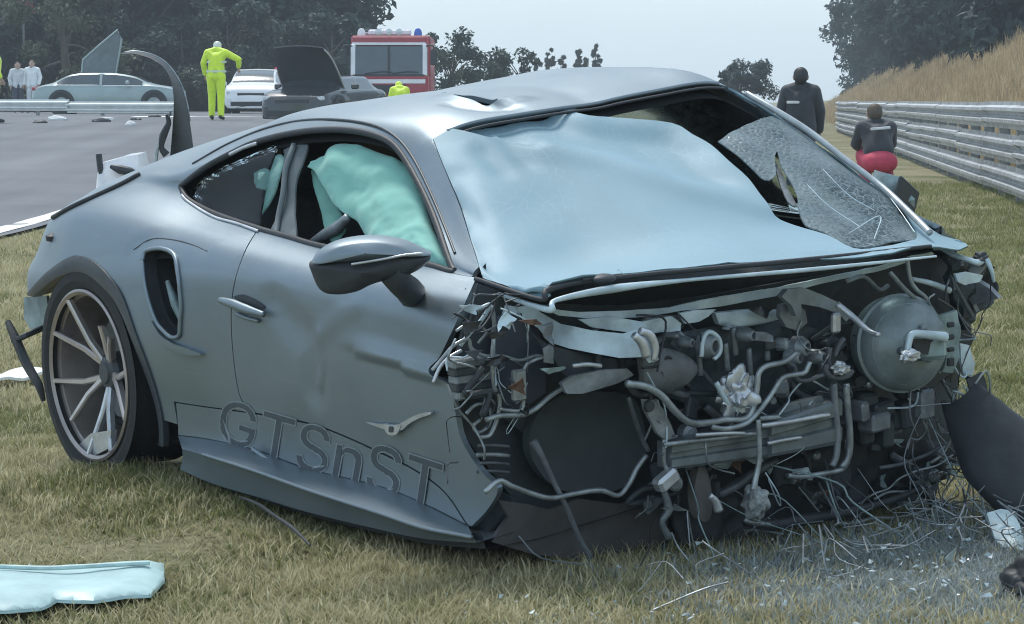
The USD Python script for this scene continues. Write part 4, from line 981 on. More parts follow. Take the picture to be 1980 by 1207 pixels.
mesh('cowl_fold', sheet_px([(1316, 606), (1345, 600), (1382, 598), (1370, 612), (1350, 622), (1325, 626)], 2.06, 0.01, 0.015, 0.02, 7, 20.0), pale_sheet, car, smooth=35)
mesh('bulkhead_pad', sheet_px([(1384, 606), (1430, 601), (1480, 597), (1512, 600), (1508, 618), (1470, 628), (1420, 636), (1392, 628)], 2.03, 0.02, 0.02, 0.006, 8, 12.0, 0.02), pale_sheet, car, smooth=40)
mesh('front_wall', sheet_px([(1240, 700), (1275, 650), (1320, 640), (1390, 632), (1510, 622), (1600, 640), (1660, 690), (1665, 790), (1600, 800), (1470, 810), (1380, 800), (1300, 770)], 2.0, 0.01, 0.025, 0.05, 9, 9.0), mat('front_wall_metal', (0.055, 0.075, 0.085), 0.5, 0.3, noise=0.5, scale=10, bump=0.4), car, smooth=35)
for k, px in enumerate([(1402, 690), (1418, 660), (1447, 700), (1480, 670), (1350, 700)]):
    mesh('wall_rib', tube(xs_([(px[0], px[1] - 26), (px[0] + 2, px[1]), (px[0] + 4, px[1] + 26)], 2.055), 0.009, 6, 3), dull_metal, car, smooth=True)
mesh('shock_tower', sheet_px([(1240, 690), (1280, 672), (1330, 690), (1352, 716), (1330, 745), (1290, 762), (1250, 745)], 2.09, 0.02, 0.02, 0.02, 11, 9.0, 0.03, True), mat('tower_metal', (0.13, 0.14, 0.145), 0.55, 0.3, noise=0.4, scale=12, bump=0.3), car, smooth=40)
# right-hand wheel house and the pale wing remnant above it
mesh('wheel_house', sheet_px([(905, 590), (960, 600), (1050, 640), (1230, 700), (1290, 770), (1296, 900), (1292, 1060), (1150, 1080), (1000, 1058), (925, 1040), (985, 960), (930, 890), (890, 830), (872, 740)], [1.86] * 6 + [1.9] * 3 + [1.87] * 5, 0.01, 0.03, 0.012, 12, 6.0), dark_plastic, car, smooth=40)
mesh('wheel_house_dish', sheet_px([(1085, 765), (1150, 757), (1215, 764), (1240, 800), (1250, 860), (1240, 900), (1200, 945), (1130, 955), (1070, 940), (1030, 890), (1025, 840), (1045, 795)], 1.935, 0.03, 0.03, 0.006, 13, 5.0, -0.02, True), mat('liner_grey', (0.042, 0.052, 0.056), 0.65, noise=0.25, scale=6, bump=0.15), car, smooth=40, label='round dark inner wing liner')
mesh('under_tray', sheet_px([(965, 968), (1020, 975), (1060, 985), (1120, 965), (1200, 975), (1282, 960), (1292, 1010), (1285, 1068), (1200, 1082), (1130, 1085), (1030, 1072), (950, 1048), (985, 1000)], 1.99, 0.012, 0.025, 0.012, 14, 9.0), mat('tray_plastic', (0.048, 0.046, 0.048), 0.6, noise=0.35, scale=8, bump=0.2), car, smooth=40)
mesh('inner_box', sheet_px([(962, 612), (1010, 606), (1040, 628), (1048, 655), (1060, 690), (1055, 760), (1010, 792), (965, 790), (955, 700)], 1.93, 0.02, 0.02, 0.01, 15, 8.0, 0.01), mat('box_plastic', (0.04, 0.05, 0.07), 0.5, noise=0.3, scale=10), car, smooth=40)
mesh('wing_remnant', sheet_px([(922, 560), (945, 585), (985, 590), (1015, 582), (1045, 603), (1095, 628), (1150, 640), (1205, 645), (1232, 636), (1252, 644), (1266, 668), (1270, 695), (1258, 703), (1244, 690), (1205, 694), (1150, 684), (1100, 674), (1062, 662), (1038, 642), (1018, 626), (985, 618), (955, 612), (938, 602)], [1.88] * 3 + [1.9, 1.96, 2.02, 2.06, 2.1, 2.12, 2.14, 2.16, 2.16, 2.16, 2.14, 2.12, 2.08, 2.02, 1.98, 1.94, 1.92, 1.9, 1.88, 1.88], 0.01, 0.018, 0.022, 16, 11.0), pale_sheet, car, smooth=35, label='pale crumpled remnant of the right front wing')
for s_, px in enumerate([[(1238, 640), (1256, 648), (1266, 672), (1264, 698)], [(1226, 648), (1242, 664), (1250, 690)]]):
    pipe('torn_rim', px, 2.17, [0.012, 0.016, 0.014, 0.008][:len(px)], bright_metal)
mesh('wing_lining', sheet_px([(1020, 640), (1062, 668), (1150, 690), (1235, 698), (1200, 722), (1150, 745), (1105, 742), (1075, 700)], 2.02, 0.008, 0.02, 0.02, 17, 12.0), dark_plastic, car, smooth=35)
mesh('bent_bracket', sheet_px([(1090, 742), (1110, 728), (1160, 716), (1210, 712), (1225, 725), (1190, 742), (1130, 762), (1098, 762)], 2.08, 0.012, 0.015, 0.02, 18, 14.0), dull_metal, car, smooth=35)
pipe('bracket_edge', [(1108, 708), (1135, 705), (1162, 708)], 2.1, 0.007, bright_metal)
mesh('bent_bracket', sheet_px([(1243, 772), (1262, 774), (1284, 792), (1298, 828), (1306, 846), (1288, 852), (1270, 838), (1256, 810), (1246, 790)], 2.12, 0.012, 0.012, 0.012, 19, 14.0), mat('light_bracket', (0.24, 0.26, 0.27), 0.5, 0.4, noise=0.5, scale=16, bump=0.3), car, smooth=35)
mesh('bracket_hole', xf(lathe([(0, 0.0), (0.014, 0.0), (0.016, -0.01), (0, -0.01)], 14, 'x'), None, on_x(1258, 786, 2.14)), black_plastic, car)
# pipes, hoses and cables on the right-hand side
pipe('hose', [(938, 952), (965, 930), (990, 940), (1030, 955), (1066, 963), (1110, 955), (1160, 948), (1195, 958), (1216, 936), (1232, 905), (1250, 880)], 2.06, 0.0085, pale_pipe, label='long pale hose sagging across the wheel house')
pipe('track_rod', [(1030, 852), (1048, 882), (1072, 935), (1095, 980), (1120, 1040), (1142, 1078)], [2.0, 2.02, 2.03, 2.05, 2.06, 2.06], [0.016, 0.010, 0.009, 0.009, 0.009, 0.009], grey_pipe, label='thin grey rod leaning down to the ground')
pipe('cable', [(836, 716), (858, 690), (878, 668), (905, 656), (912, 674), (936, 688), (975, 690), (1005, 697), (1035, 688), (1052, 690)], 1.98, 0.006, pale_pipe)
pipe('cable', [(952, 592), (956, 640), (952, 690), (955, 745), (966, 772), (962, 808), (948, 840), (930, 846)], 1.99, 0.007, pale_pipe)
pipe('cable', [(1052, 690), (1030, 698), (1014, 712), (1012, 760), (1009, 792), (980, 793), (966, 790)], 2.0, 0.006, pale_pipe, n=3)
pipe('hose', [(940, 812), (966, 804), (1010, 802), (1036, 790), (1062, 768), (1092, 748)], 2.0, 0.009, pale_pipe)
pipe('cable', [(905, 600), (928, 596), (948, 590), (930, 620), (904, 650), (890, 668)], 1.97, 0.007, pale_sheet)
pipe('cable', [(902, 800), (918, 784), (938, 782), (950, 798), (946, 822), (926, 836), (916, 824), (928, 812)], 1.97, 0.006, pale_pipe)
pipe('cable', [(838, 740), (850, 712), (868, 692), (892, 678)], 1.93, 0.006, bright_metal)
pipe('cable', [(882, 640), (905, 628), (940, 640), (925, 664)], 1.95, 0.005, pale_pipe)
pipe('cable', [(918, 565), (914, 600), (906, 632)], 1.9, 0.006, black_plastic)
for k, y in enumerate([880, 896, 862, 912]):
    pipe('fin', [(922 + 6 * k % 9, y), (952, y - 1), (984, y + 1)], 1.95, 0.006 if k else 0.008, pale_pipe if k == 0 else grey_pipe, 6)
for k in range(5):
    mesh('connector_block', xf(rbox((-0.02, -0.055, -0.012), (0.02, 0.055, 0.012), 0.005), None, on_x(905 + 2 * k, 700 + 15 * k, 1.95)), carbon if k % 2 else dull_metal, car)
mesh('clip', xf(rbox((-0.01, -0.02, -0.04), (0.01, 0.02, 0.04), 0.005), None, on_x(1003, 745, 2.01)), pale_pipe, car)
pipe('hose', [(1215, 768), (1225, 800), (1238, 840), (1254, 872)], 2.03, 0.008, grey_pipe)
pipe('cable', [(1284, 850), (1284, 895), (1296, 915), (1302, 920)], 2.12, 0.007, pale_pipe)
mesh('cable_end', xf(rbox((-0.02, -0.035, -0.02), (0.02, 0.035, 0.02), 0.008), rotx(0.5), on_x(1288, 928, 2.13)), bright_metal, car, smooth=30)
pipe('liner_edge', [(1283, 945), (1292, 985), (1280, 1010), (1294, 1040)], 2.06, [0.01, 0.016, 0.01, 0.014], dull_metal)
# centre: hoses, frame beams, knuckle, lines
pipe('coolant_hose', [(1212, 742), (1250, 748), (1280, 766), (1308, 798), (1336, 818), (1375, 817), (1402, 812), (1440, 810), (1456, 790), (1464, 750), (1467, 722), (1482, 708), (1515, 700), (1540, 682)], 2.14, [0.012] * 6 + [0.0095] * 8, pale_pipe, 10, 'pale coolant hose looping across the front')
pipe('coolant_hose', [(1376, 826), (1405, 829), (1440, 820), (1462, 802), (1490, 765), (1512, 732), (1535, 725), (1556, 720), (1566, 700)], 2.15, 0.0085, pale_pipe, 10)
pipe('coolant_hose', [(1520, 700), (1536, 710), (1540, 732), (1560, 736), (1590, 725)], 2.12, 0.008, grey_pipe)
for px, r in (((1548, 672), 0.03), ((1535, 690), 0.024), ((1580, 690), 0.02), ((1370, 668), 0.034), ((1444, 648), 0.02), ((1326, 662), 0.016)):
    mesh('hose_joint', xf(lathe([(0, -0.02), (r, -0.02), (r * 1.05, 0.0), (r * 0.7, 0.02), (r * 0.45, 0.022), (r * 0.4, 0.0), (0, 0.0)], 16, 'x'), rotz(0.3), on_x(*px, 2.09)), dull_metal, car, smooth=30)
pipe('hose', [(1356, 690), (1360, 655), (1372, 642), (1390, 655), (1392, 680), (1380, 695)], 2.10, 0.008, pale_sheet)
_bx = on_x(1285, 880, 2.10); _by = on_x(1470, 852, 2.10); _bz = on_x(1612, 812, 2.10)
def beam(a, b, h0, h1, d):
    rows = []
    for p, h in ((a, h0), (b, h1)):
        rows.append([p + np.array([sx * d, 0, sz * h]) for sx, sz in ((1, -.8), (1, -.25), (.7, -.15), (.7, .2), (1, .3), (1, .85), (.8, 1), (-1, 1), (-1, -1), (.8, -1))])
    v, f = loft(np.array(rows), True)
    v = np.vstack([v, [a], [b]]); k = np.arange(10)
    f = np.vstack([f, np.c_[np.full(10, 20), (k + 1) % 10, k], np.c_[np.full(10, 21), 10 + k, 10 + (k + 1) % 10]])
    return v, f
beam_m = mat('beam_metal', (0.17, 0.20, 0.21), 0.48, 0.5, noise=0.45, scale=9, bump=0.3)
mesh('frame_beam', beam(_bx, _by, 0.034, 0.042, 0.03), beam_m, car, smooth=20)
mesh('frame_beam', beam(_by + [0.012, 0, 0.008], _bz, 0.046, 0.062, 0.034), beam_m, car, smooth=20, label='right half of the front frame beam')
pipe('beam_rail', [(1284, 860), (1340, 853), (1400, 846), (1462, 838)], 2.14, 0.008, pale_pipe)
pipe('beam_rail', [(1345, 842), (1400, 838), (1440, 838)], 2.15, 0.007, bright_metal)
pipe('beam_rail', [(1472, 824), (1530, 815), (1602, 802)], 2.15, 0.009, bright_metal)
pipe('beam_rail', [(1484, 858), (1512, 852), (1548, 846)], 2.15, 0.007, bright_metal)
pipe('beam_rail', [(1468, 810), (1505, 806)], 2.14, 0.009, pale_pipe)
mesh('cross_plate', sheet_px([(1500, 805), (1525, 780), (1560, 770), (1590, 766), (1595, 800), (1540, 808)], 2.10, 0.012, 0.02, 0.008, 21, 10.0), dull_metal, car, smooth=30)
pipe('link_rod', [(1466, 812), (1468, 850), (1468, 890), (1460, 930), (1457, 948)], 2.17, [0.008, 0.008, 0.009, 0.010, 0.013], pale_pipe)
def blob(name, c, r, m_, seed, squash=(1, 1, 1), rough=0.35, lab=None):
    v, f, _ = meshkit.arrays(trimesh.creation.icosphere(3, 1.0))
    h = 1 + rough * 2 * (meshkit.fbm(v * 2.2 + seed * 3.1, 3, seed) - 0.5)
    return mesh(name, (v * h[:, None] * r * np.array(squash) + c, f), m_, car, smooth=40, label=lab)
blob('knuckle', on_x(1461, 972, 2.17), 0.038, mat('pitted_metal', (0.30, 0.32, 0.32), 0.55, 0.4, noise=0.6, scale=26, bump=0.6), 3, (1, 0.8, 1.25), 0.5)
pipe('knuckle_foot', [(1440, 1006), (1465, 1012), (1488, 1014)], 2.17, 0.007, pale_pipe)
blob('crumpled_foil', on_x(1425, 762, 2.11), 0.055, bright_metal, 5, (0.7, 0.95, 1.15), 0.8, 'ball of crumpled bright foil')
pipe('foil_edge', [(1385, 740), (1398, 765), (1412, 785), (1432, 792)], 2.12, 0.009, pale_sheet)
for dx, x1 in ((0, 1618), (24, 1642)):
    pipe('fuel_line', [(1612 + dx, 742), (1615 + dx, 790), (1619 + dx, 838), (1617 + dx, 880), (1608 + dx * 0.8, 902 + dx * 0.1)], 2.13, 0.012, pale_pipe if dx else dull_metal, 10)
pipe('fuel_line', [(1640, 892), (1626, 908), (1590, 916), (1550, 922), (1524, 920)], 2.13, 0.009, pale_pipe, 8)
rg = np.array([[math.cos(a) * 26, math.sin(a) * 19] for a in np.linspace(0.2, math.pi + 0.4, 9)]) + [1622, 712]
pipe('ring_hose', [tuple(p) for p in rg], 2.12, 0.010, grey_pipe)
blob('bolt_cluster', on_x(1626, 712, 2.13), 0.022, bright_metal, 8, (0.8, 1.2, 0.8), 0.7)
pipe('hose', [(1605, 728), (1601, 695), (1604, 672)], 2.10, 0.01, grey_pipe); pipe('hose', [(1614, 690), (1622, 668), (1632, 655)], 2.10, 0.009, grey_pipe)
for k, (px, py, w, h) in enumerate([(1672, 772, 22, 14), (1700, 790, 26, 16), (1690, 815, 30, 18), (1668, 832, 16, 26), (1708, 838, 14, 26), (1660, 795, 12, 20), (1726, 808, 14, 22), (1750, 800, 24, 26), (1780, 780, 22, 30)]):
    c = on_x(px, py, 2.05 + 0.02 * (k % 3)); s = 1 / 700
    mesh('connector_block', xf(rbox((-0.03, -w * s, -h * s), (0.03, w * s, h * s), 0.008), rotz(0.2 * (k % 3 - 1)) @ rotx(0.15 * (k % 2)), c), [dark_plastic, carbon, dull_metal][k % 3], car, smooth=30)
# hinge arm and rod down to the brake booster
mesh('hinge_arm', sheet_px([(1512, 574), (1524, 560), (1556, 557), (1590, 570), (1630, 590), (1650, 606), (1636, 622), (1620, 606), (1585, 594), (1550, 588), (1552, 606), (1540, 612), (1530, 590)], 2.14, 0.02, 0.015, 0.008, 23, 12.0), mat('arm_metal', (0.20, 0.23, 0.24), 0.5, 0.4, noise=0.4, scale=12, bump=0.2), car, smooth=30, label='bent bonnet hinge arm')
mesh('hinge_plate', sheet_px([(1510, 590), (1535, 585), (1556, 600), (1562, 625), (1545, 640), (1518, 632), (1508, 612)], 2.10, 0.016, 0.02, 0.01, 24, 10.0), dull_metal, car, smooth=30)
pipe('arm_rod', [(1618, 588), (1648, 612), (1680, 640), (1700, 648)], [2.16, 2.2, 2.26, 2.3], [0.012, 0.011, 0.009, 0.008], bright_metal)
mesh('arm_tab', xf(rbox((-0.01, -0.014, -0.045), (0.01, 0.014, 0.01), 0.006), None, on_x(1616, 612, 2.15)), bright_metal, car)
# brake booster and master cylinder
bb = node('brake_booster', car, label='big round grey brake booster drum')
bc = on_x(1742, 664, 2.10)
fwd = np.array([1.0, -0.30, 0.10]); fwd /= np.linalg.norm(fwd); _sd = np.cross([0, 0, 1.0], fwd); _sd /= np.linalg.norm(_sd)
BBR = np.stack([fwd, _sd, np.cross(fwd, _sd)], 1)
def bx_(g): return xf(g, BBR, bc, 0.9)
drum_m = mat('booster_metal', (0.23, 0.275, 0.28), 0.42, 0.35, noise=0.45, scale=7, bump=0.15)
mesh('drum', bx_(lathe([(0, 0.115), (0.035, 0.115), (0.05, 0.10), (0.085, 0.09), (0.115, 0.066), (0.135, 0.045), (0.143, 0.02), (0.143, 0.012), (0.152, 0.008), (0.152, -0.008), (0.142, -0.012), (0.142, -0.06), (0.12, -0.10), (0.05, -0.12), (0, -0.12)][::-1], 56, 'x')), drum_m, bb, smooth=28)
mesh('drum_rib', bx_(tube(np.stack([0.052 + 0 * sw_a, 0.122 * np.cos(sw_a), 0.122 * np.sin(sw_a)], -1), 0.006, 8, 1)), drum_m, bb, smooth=True)
mesh('stud', bx_(cat(*[xf(lathe([(0, 0), (0.012, 0), (0.012, 0.03), (0, 0.035)], 10, 'x'), None, (0.09, 0.055 * math.cos(a), 0.055 * math.sin(a))) for a in (1.2, 3.4, 5.4)])), dull_metal, bb, smooth=30)
mesh('master_cylinder', bx_(cat(rbox((0.09, -0.045, -0.04), (0.22, 0.045, 0.03), 0.015))), teal_part, bb, smooth=30)
mesh('bracket_bar', tube(xs_([(1752, 700), (1758, 660), (1766, 646), (1795, 648), (1828, 652)], 2.3), [0.008, 0.009, 0.010, 0.012, 0.014], 8, 4), pale_sheet, bb, smooth=True)
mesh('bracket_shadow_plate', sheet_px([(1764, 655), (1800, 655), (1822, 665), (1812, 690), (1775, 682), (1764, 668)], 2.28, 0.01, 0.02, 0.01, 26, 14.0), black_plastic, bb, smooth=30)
blob('valve_cluster', on_x(1760, 688, 2.31), 0.024, bright_metal, 9, (0.7, 1.2, 0.7), 0.6)
mesh('side_bracket', sheet_px([(1812, 612), (1850, 600), (1856, 640), (1852, 690), (1845, 722), (1826, 720), (1830, 680), (1818, 640)], 2.16, 0.014, 0.015, 0.018, 27, 14.0), teal_part, car, smooth=30)
for y_, h_ in ((628, 10), (652, 10), (700, 16), (676, 8)):
    mesh('bracket_slot', xf(rbox((-0.006, -0.012, -h_ / 1400), (0.006, 0.012, h_ / 1400), 0.003), None, on_x(1838, y_, 2.185)), black_plastic, car)
mesh('pale_tag', sheet_px([(1858, 664), (1876, 668), (1882, 700), (1880, 724), (1862, 726), (1858, 700)], 2.12, 0.01, 0.02, 0.01, 28, 10.0), pale_sheet, car, smooth=30)
pipe('stay_rod', [(1722, 528), (1748, 558), (1775, 582), (1790, 596), (1800, 612), (1818, 620)], 2.12, 0.008, pale_pipe)
pipe('stay_rod', [(1754, 498), (1760, 540), (1772, 560), (1790, 576), (1798, 598), (1812, 612)], 2.10, 0.0075, pale_pipe)
pipe('stay_rod', [(1764, 540), (1800, 548), (1836, 562)], 2.08, [0.008, 0.01, 0.012], pale_sheet)
pipe('stay_rod', [(1836, 535), (1856, 568), (1880, 612)], 2.05, 0.008, grey_pipe)
pipe('wiper_arm', [(1636, 545), (1670, 535), (1700, 560), (1718, 552)], 2.05, 0.008, dull_metal)
# remnant of the left wing corner
mesh('left_wing_remnant', sheet_px([(1838, 486), (1862, 490), (1880, 486), (1900, 495), (1918, 514), (1926, 545), (1933, 560), (1928, 576), (1898, 592), (1880, 604), (1866, 574), (1852, 546), (1838, 516)], [1.95, 2.0, 2.05, 2.08, 2.1, 2.12, 2.12, 2.1, 2.06, 2.02, 2.0, 1.97, 1.95], 0.02, 0.015, 0.04, 29, 14.0), dull_metal, car, smooth=35, label='torn dark corner of the left front wing')
mesh('wing_shred', sheet_px([(1850, 530), (1870, 526), (1900, 532), (1896, 545), (1868, 552), (1852, 545)], 2.14, 0.008, 0.012, 0.02, 30, 16.0), pale_sheet, car, smooth=35)
pipe('wing_edge', [(1806, 478), (1820, 480), (1842, 492), (1870, 502), (1892, 508), (1904, 500), (1916, 520), (1922, 545)], [1.98, 2.0, 2.04, 2.08, 2.1, 2.1, 2.12, 2.12], [0.012, 0.009, 0.011, 0.009, 0.012, 0.012, 0.008, 0.006], pale_sheet)
blob('lamp_mount', on_x(1896, 500, 2.09), 0.02, black_plastic, 12, (1, 1.1, 0.9), 0.5)
mesh('left_sill_end', sheet_px([(1840, 560), (1875, 600), (1880, 660), (1858, 700), (1852, 640)], 1.98, 0.02, 0.03, 0.01, 31, 8.0), black_plastic, car, smooth=35)
# lower front: dark cavity lip, wiring strands and shredded lining
mesh('lower_panel', sheet_px([(1300, 905), (1470, 880), (1640, 860), (1790, 850), (1840, 860), (1830, 920), (1740, 960), (1640, 1020), (1500, 1045), (1300, 1050)], 1.99, 0.012, 0.02, 0.07, 33, 13.0), mat('cavity_plastic', (0.018, 0.022, 0.026), 0.65, noise=0.4, scale=8, bump=0.3), car, smooth=40)
pipe('lower_lip', [(1440, 1010), (1490, 1015), (1560, 1004), (1640, 990), (1720, 968), (1790, 940)], 2.1, [0.012, 0.02, 0.02, 0.016, 0.012, 0.008], black_plastic)
mesh('lower_arm', sheet_px([(1352, 900), (1366, 905), (1378, 960), (1372, 1000), (1356, 1008), (1346, 985), (1344, 940)], 2.10, 0.03, 0.02, 0.01, 34, 9.0, 0.015, True), mat('dusty_rubber', (0.09, 0.085, 0.082), 0.7, noise=0.4, scale=12), car, smooth=40)
pipe('bolt', [(1372, 958), (1384, 970), (1390, 988)], 2.14, [0.010, 0.013, 0.016], bright_metal)
wires = [[(1842, 880), (1812, 900), (1775, 910), (1740, 925), (1718, 945), (1690, 955), (1660, 975)], [(1800, 940), (1760, 950), (1718, 952), (1690, 966)], [(1800, 985), (1740, 1000), (1690, 1002), (1650, 1012), (1620, 1012)], [(1600, 1070), (1640, 1056), (1650, 1010), (1665, 975), (1682, 958)], [(1845, 760), (1852, 800), (1838, 850), (1820, 880), (1800, 895)], [(1822, 735), (1850, 790), (1868, 840), (1888, 880), (1905, 935)],
         [(1755, 770), (1775, 800), (1790, 830), (1776, 850), (1760, 848), (1755, 868)], [(1865, 850), (1872, 880), (1862, 896), (1850, 880)], [(1560, 1062), (1580, 1050), (1592, 1062), (1590, 1090)], [(1500, 1030), (1520, 1050), (1512, 1075)], [(1680, 1030), (1730, 1020), (1790, 1010), (1850, 985)], [(1700, 905), (1740, 898), (1790, 880), (1820, 862)]]
for k, w in enumerate(wires):
    pipe('loose_wire', w, [2.08 + 0.02 * math.sin(k * 2.1 + j) for j in range(len(w))], 0.004 + 0.0016 * (k % 3), [pale_pipe, dull_metal, pale_pipe, grey_pipe][k % 4], 6)
rs = np.random.default_rng(5)
for k in range(15):
    a = np.array([rs.uniform(1800, 1890), rs.uniform(765, 900)]); L = rs.uniform(14, 38); t = rs.uniform(0.7, 1.6); w = rs.uniform(4, 11)
    d = np.array([math.cos(t), math.sin(t)]) * L; e = np.array([-d[1], d[0]]) / L * w
    mesh('foil_shred', sheet_px([a, a + d * 0.4 + e * 0.9, a + d, a + d * 0.8 + e * 1.6, a + d * 0.2 + e * 1.5], 2.04 + 0.02 * rs.random(), 0.004, 0.02, 0.02, 60 + k, 20.0), [pale_sheet, dull_metal, teal_part][k % 3], car, smooth=30)
# torn black wheel-arch liner trailing out of the left front corner
ln_c = [(1850, 752), (1880, 800), (1920, 858), (1965, 905), (2030, 955), (2110, 1000)]
rows = []
for k, p in enumerate(ln_c):
    c = on_x(p[0], p[1], 2.12 + 0.07 * k); w = [0.055, 0.085, 0.115, 0.13, 0.14, 0.14][k]
    d = np.array([0, -0.55, -0.83]); up = np.array([0, 0.8, 0.6])
    rows.append([c + up * w * math.cos(a) + np.array([1.0, 0.1, 0]) * w * 0.75 * math.sin(a) for a in np.linspace(-0.35, math.pi + 0.5, 12)])
rows = smooth_path(np.array(rows).reshape(len(rows), -1), 4).reshape(-1, 12, 3)
v, f = loft(rows)
v = v + 0.012 * (meshkit.fbm(v * 9, 3, 8) - 0.5)[:, None]
_tm = trimesh.Trimesh(v, f, process=False)
mesh('arch_liner', solid(v, f, _tm.vertex_normals, 0.006), black_plastic, car, smooth=40, label='torn black wheel arch liner trailing from the left front corner')
pipe('liner_wire', [(1886, 742), (1905, 718), (1914, 735), (1918, 775), (1950, 800), (1985, 832), (2020, 850)], 2.2, 0.004, pale_pipe, 6)
mesh('liner_flap', sheet_px([(1870, 735), (1900, 720), (1908, 735), (1912, 770), (1898, 790), (1880, 770)], 2.16, 0.005, 0.02, 0.01, 71, 10.0), dark_plastic, car, smooth=30)
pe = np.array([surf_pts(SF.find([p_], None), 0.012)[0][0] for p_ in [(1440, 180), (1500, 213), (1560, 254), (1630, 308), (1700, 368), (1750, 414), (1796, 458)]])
mesh('pillar_edge', tube(pe, 0.010, 8, 5), mat('pillar_highlight_pale', (0.42, 0.46, 0.47), 0.4, 0.5, noise=0.3, scale=14), car, smooth=True)  # pale tube added as a painted highlight down the left pillar

# dark clutter between the pipes
rk = np.random.default_rng(31)
for k in range(34):
    a = np.array([rk.uniform(930, 1800), rk.uniform(640, 960)])
    if 1020 < a[0] < 1260 and a[1] > 740: a[0] += 300
    n_ = 4; w = [tuple(a)]
    for j in range(n_): a = a + rk.normal(size=2) * [34, 30]; w.append(tuple(np.clip(a, [900, 620], [1830, 985])))
    pipe('dark_hose', w, [2.0 + 0.05 * rk.random() for _ in w], rk.uniform(0.005, 0.016), [black_plastic, dark_plastic, grey_pipe][k % 3], 7)
for k in range(46):
    px, py = rk.uniform(1260, 1810), rk.uniform(640, 980); h = rk.uniform(0.008, 0.03, 3)
    R_ = rotz(rk.normal() * 0.4) @ rotx(rk.normal() * 0.6)
    if k % 3:
        mesh('small_bracket', xf(rbox(-h * [0.6, 1, 1], h * [0.6, 1, 1], 0.005), R_, on_x(px, py, 2.02 + 0.05 * rk.random())), [dark_plastic, carbon, dull_metal, black_plastic][k % 4], car, smooth=30)
    else:
        r = h[0]; mesh('bolt_head', xf(lathe([(0, -0.02), (r, -0.02), (r, 0.008), (r * .6, 0.014), (0, 0.014)], 10, 'x'), R_, on_x(px, py, 2.05 + 0.04 * rk.random())), dull_metal if k % 2 else pale_pipe, car, smooth=30)

for k in range(70):
    zone = k % 3
    a = np.array([[rk.uniform(870, 1010), rk.uniform(580, 900)], [rk.uniform(1250, 1800), rk.uniform(620, 970)], [rk.uniform(1770, 1900), rk.uniform(560, 960)]][zone])
    lo, hi = ([865, 570], [1020, 930]) if zone == 0 else (([1230, 610], [1820, 1000]) if zone == 1 else ([1760, 540], [1915, 985]))
    d = rk.normal(size=2) * [20, 26]; w = [tuple(a)]
    for j in range(4):
        d = d * 0.6 + rk.normal(size=2) * [16, 20]; a = np.clip(a + d, lo, hi); w.append(tuple(a))
    x0 = 1.96 if zone == 0 else 2.08
    pipe('thin_wire', w, [x0 + 0.07 * rk.random() for _ in w], rk.uniform(0.0016, 0.0042), [pale_pipe, black_plastic, dull_metal, grey_pipe, pale_sheet][k % 5], 5, n=4)
rust = mat('rusty_steel', (0.13, 0.075, 0.05), 0.75, 0.3, noise=0.5, scale=22, bump=0.4)
oily = mat('oily_black', (0.012, 0.014, 0.017), 0.25, 0.0, 0.6, noise=0.4, scale=14)
for k in range(44):
    a = np.array([rk.uniform(1240, 1850), rk.uniform(600, 990)]) if k % 4 else np.array([rk.uniform(890, 1080), rk.uniform(580, 760)])
    m_n = 6; th_ = np.sort(rk.uniform(0, 2 * math.pi, m_n)); rr_ = rk.uniform(6, 34, m_n); el_ = rk.uniform(0.4, 1.0)
    po = np.stack([np.cos(th_) * rr_, np.sin(th_) * rr_ * el_], -1) + a
    if Polygon(po).area < 150: continue
    mesh('torn_sheet', sheet_px(po, 2.0 + 0.09 * rk.random(), 0.003, 0.012, 0.035, 200 + k, 22.0), [dull_metal, oily, teal_part, dark_plastic, pale_sheet, rust, oily][k % 7], car, smooth=30)

for k in range(36):
    a = np.array([rk.uniform(1290, 1900), rk.uniform(880, 985)]) if k % 3 else np.array([rk.uniform(1780, 1910), rk.uniform(760, 940)])
    p = on_x(a[0], a[1], 2.06 + 0.06 * rk.random()); q = p + np.array([rk.uniform(0.05, 0.32), rk.normal() * 0.14, 0.0])
    qw = c2w(q); qw[2] = float(gz(qw[0], qw[1])) + 0.02; q = CAR_R.T @ (qw - CAR_T)
    m1_ = p * .65 + q * .35 + rk.normal(size=3) * 0.035 - [0, 0, 0.02]; m2_ = p * .3 + q * .7 + rk.normal(size=3) * 0.03
    mesh('hanging_strand', tube(np.array([p, m1_, m2_, q]), rk.uniform(0.0012, 0.0036), 5, 4), [dull_metal, pale_pipe, black_plastic, pale_sheet, grey_pipe, teal_part][k % 6], car, smooth=True)

mesh('left_wing_remnant', sheet_px([(1826, 494), (1858, 500), (1888, 498), (1912, 516), (1930, 552), (1926, 582), (1890, 606), (1872, 640), (1856, 610), (1840, 560)], 2.02, 0.02, 0.012, 0.07, 231, 15.0), mat('torn_dark_wing', (0.055, 0.065, 0.07), 0.5, 0.4, noise=0.6, scale=18, bump=0.5), car, smooth=30, label='crumpled dark inner panel of the left front wing')

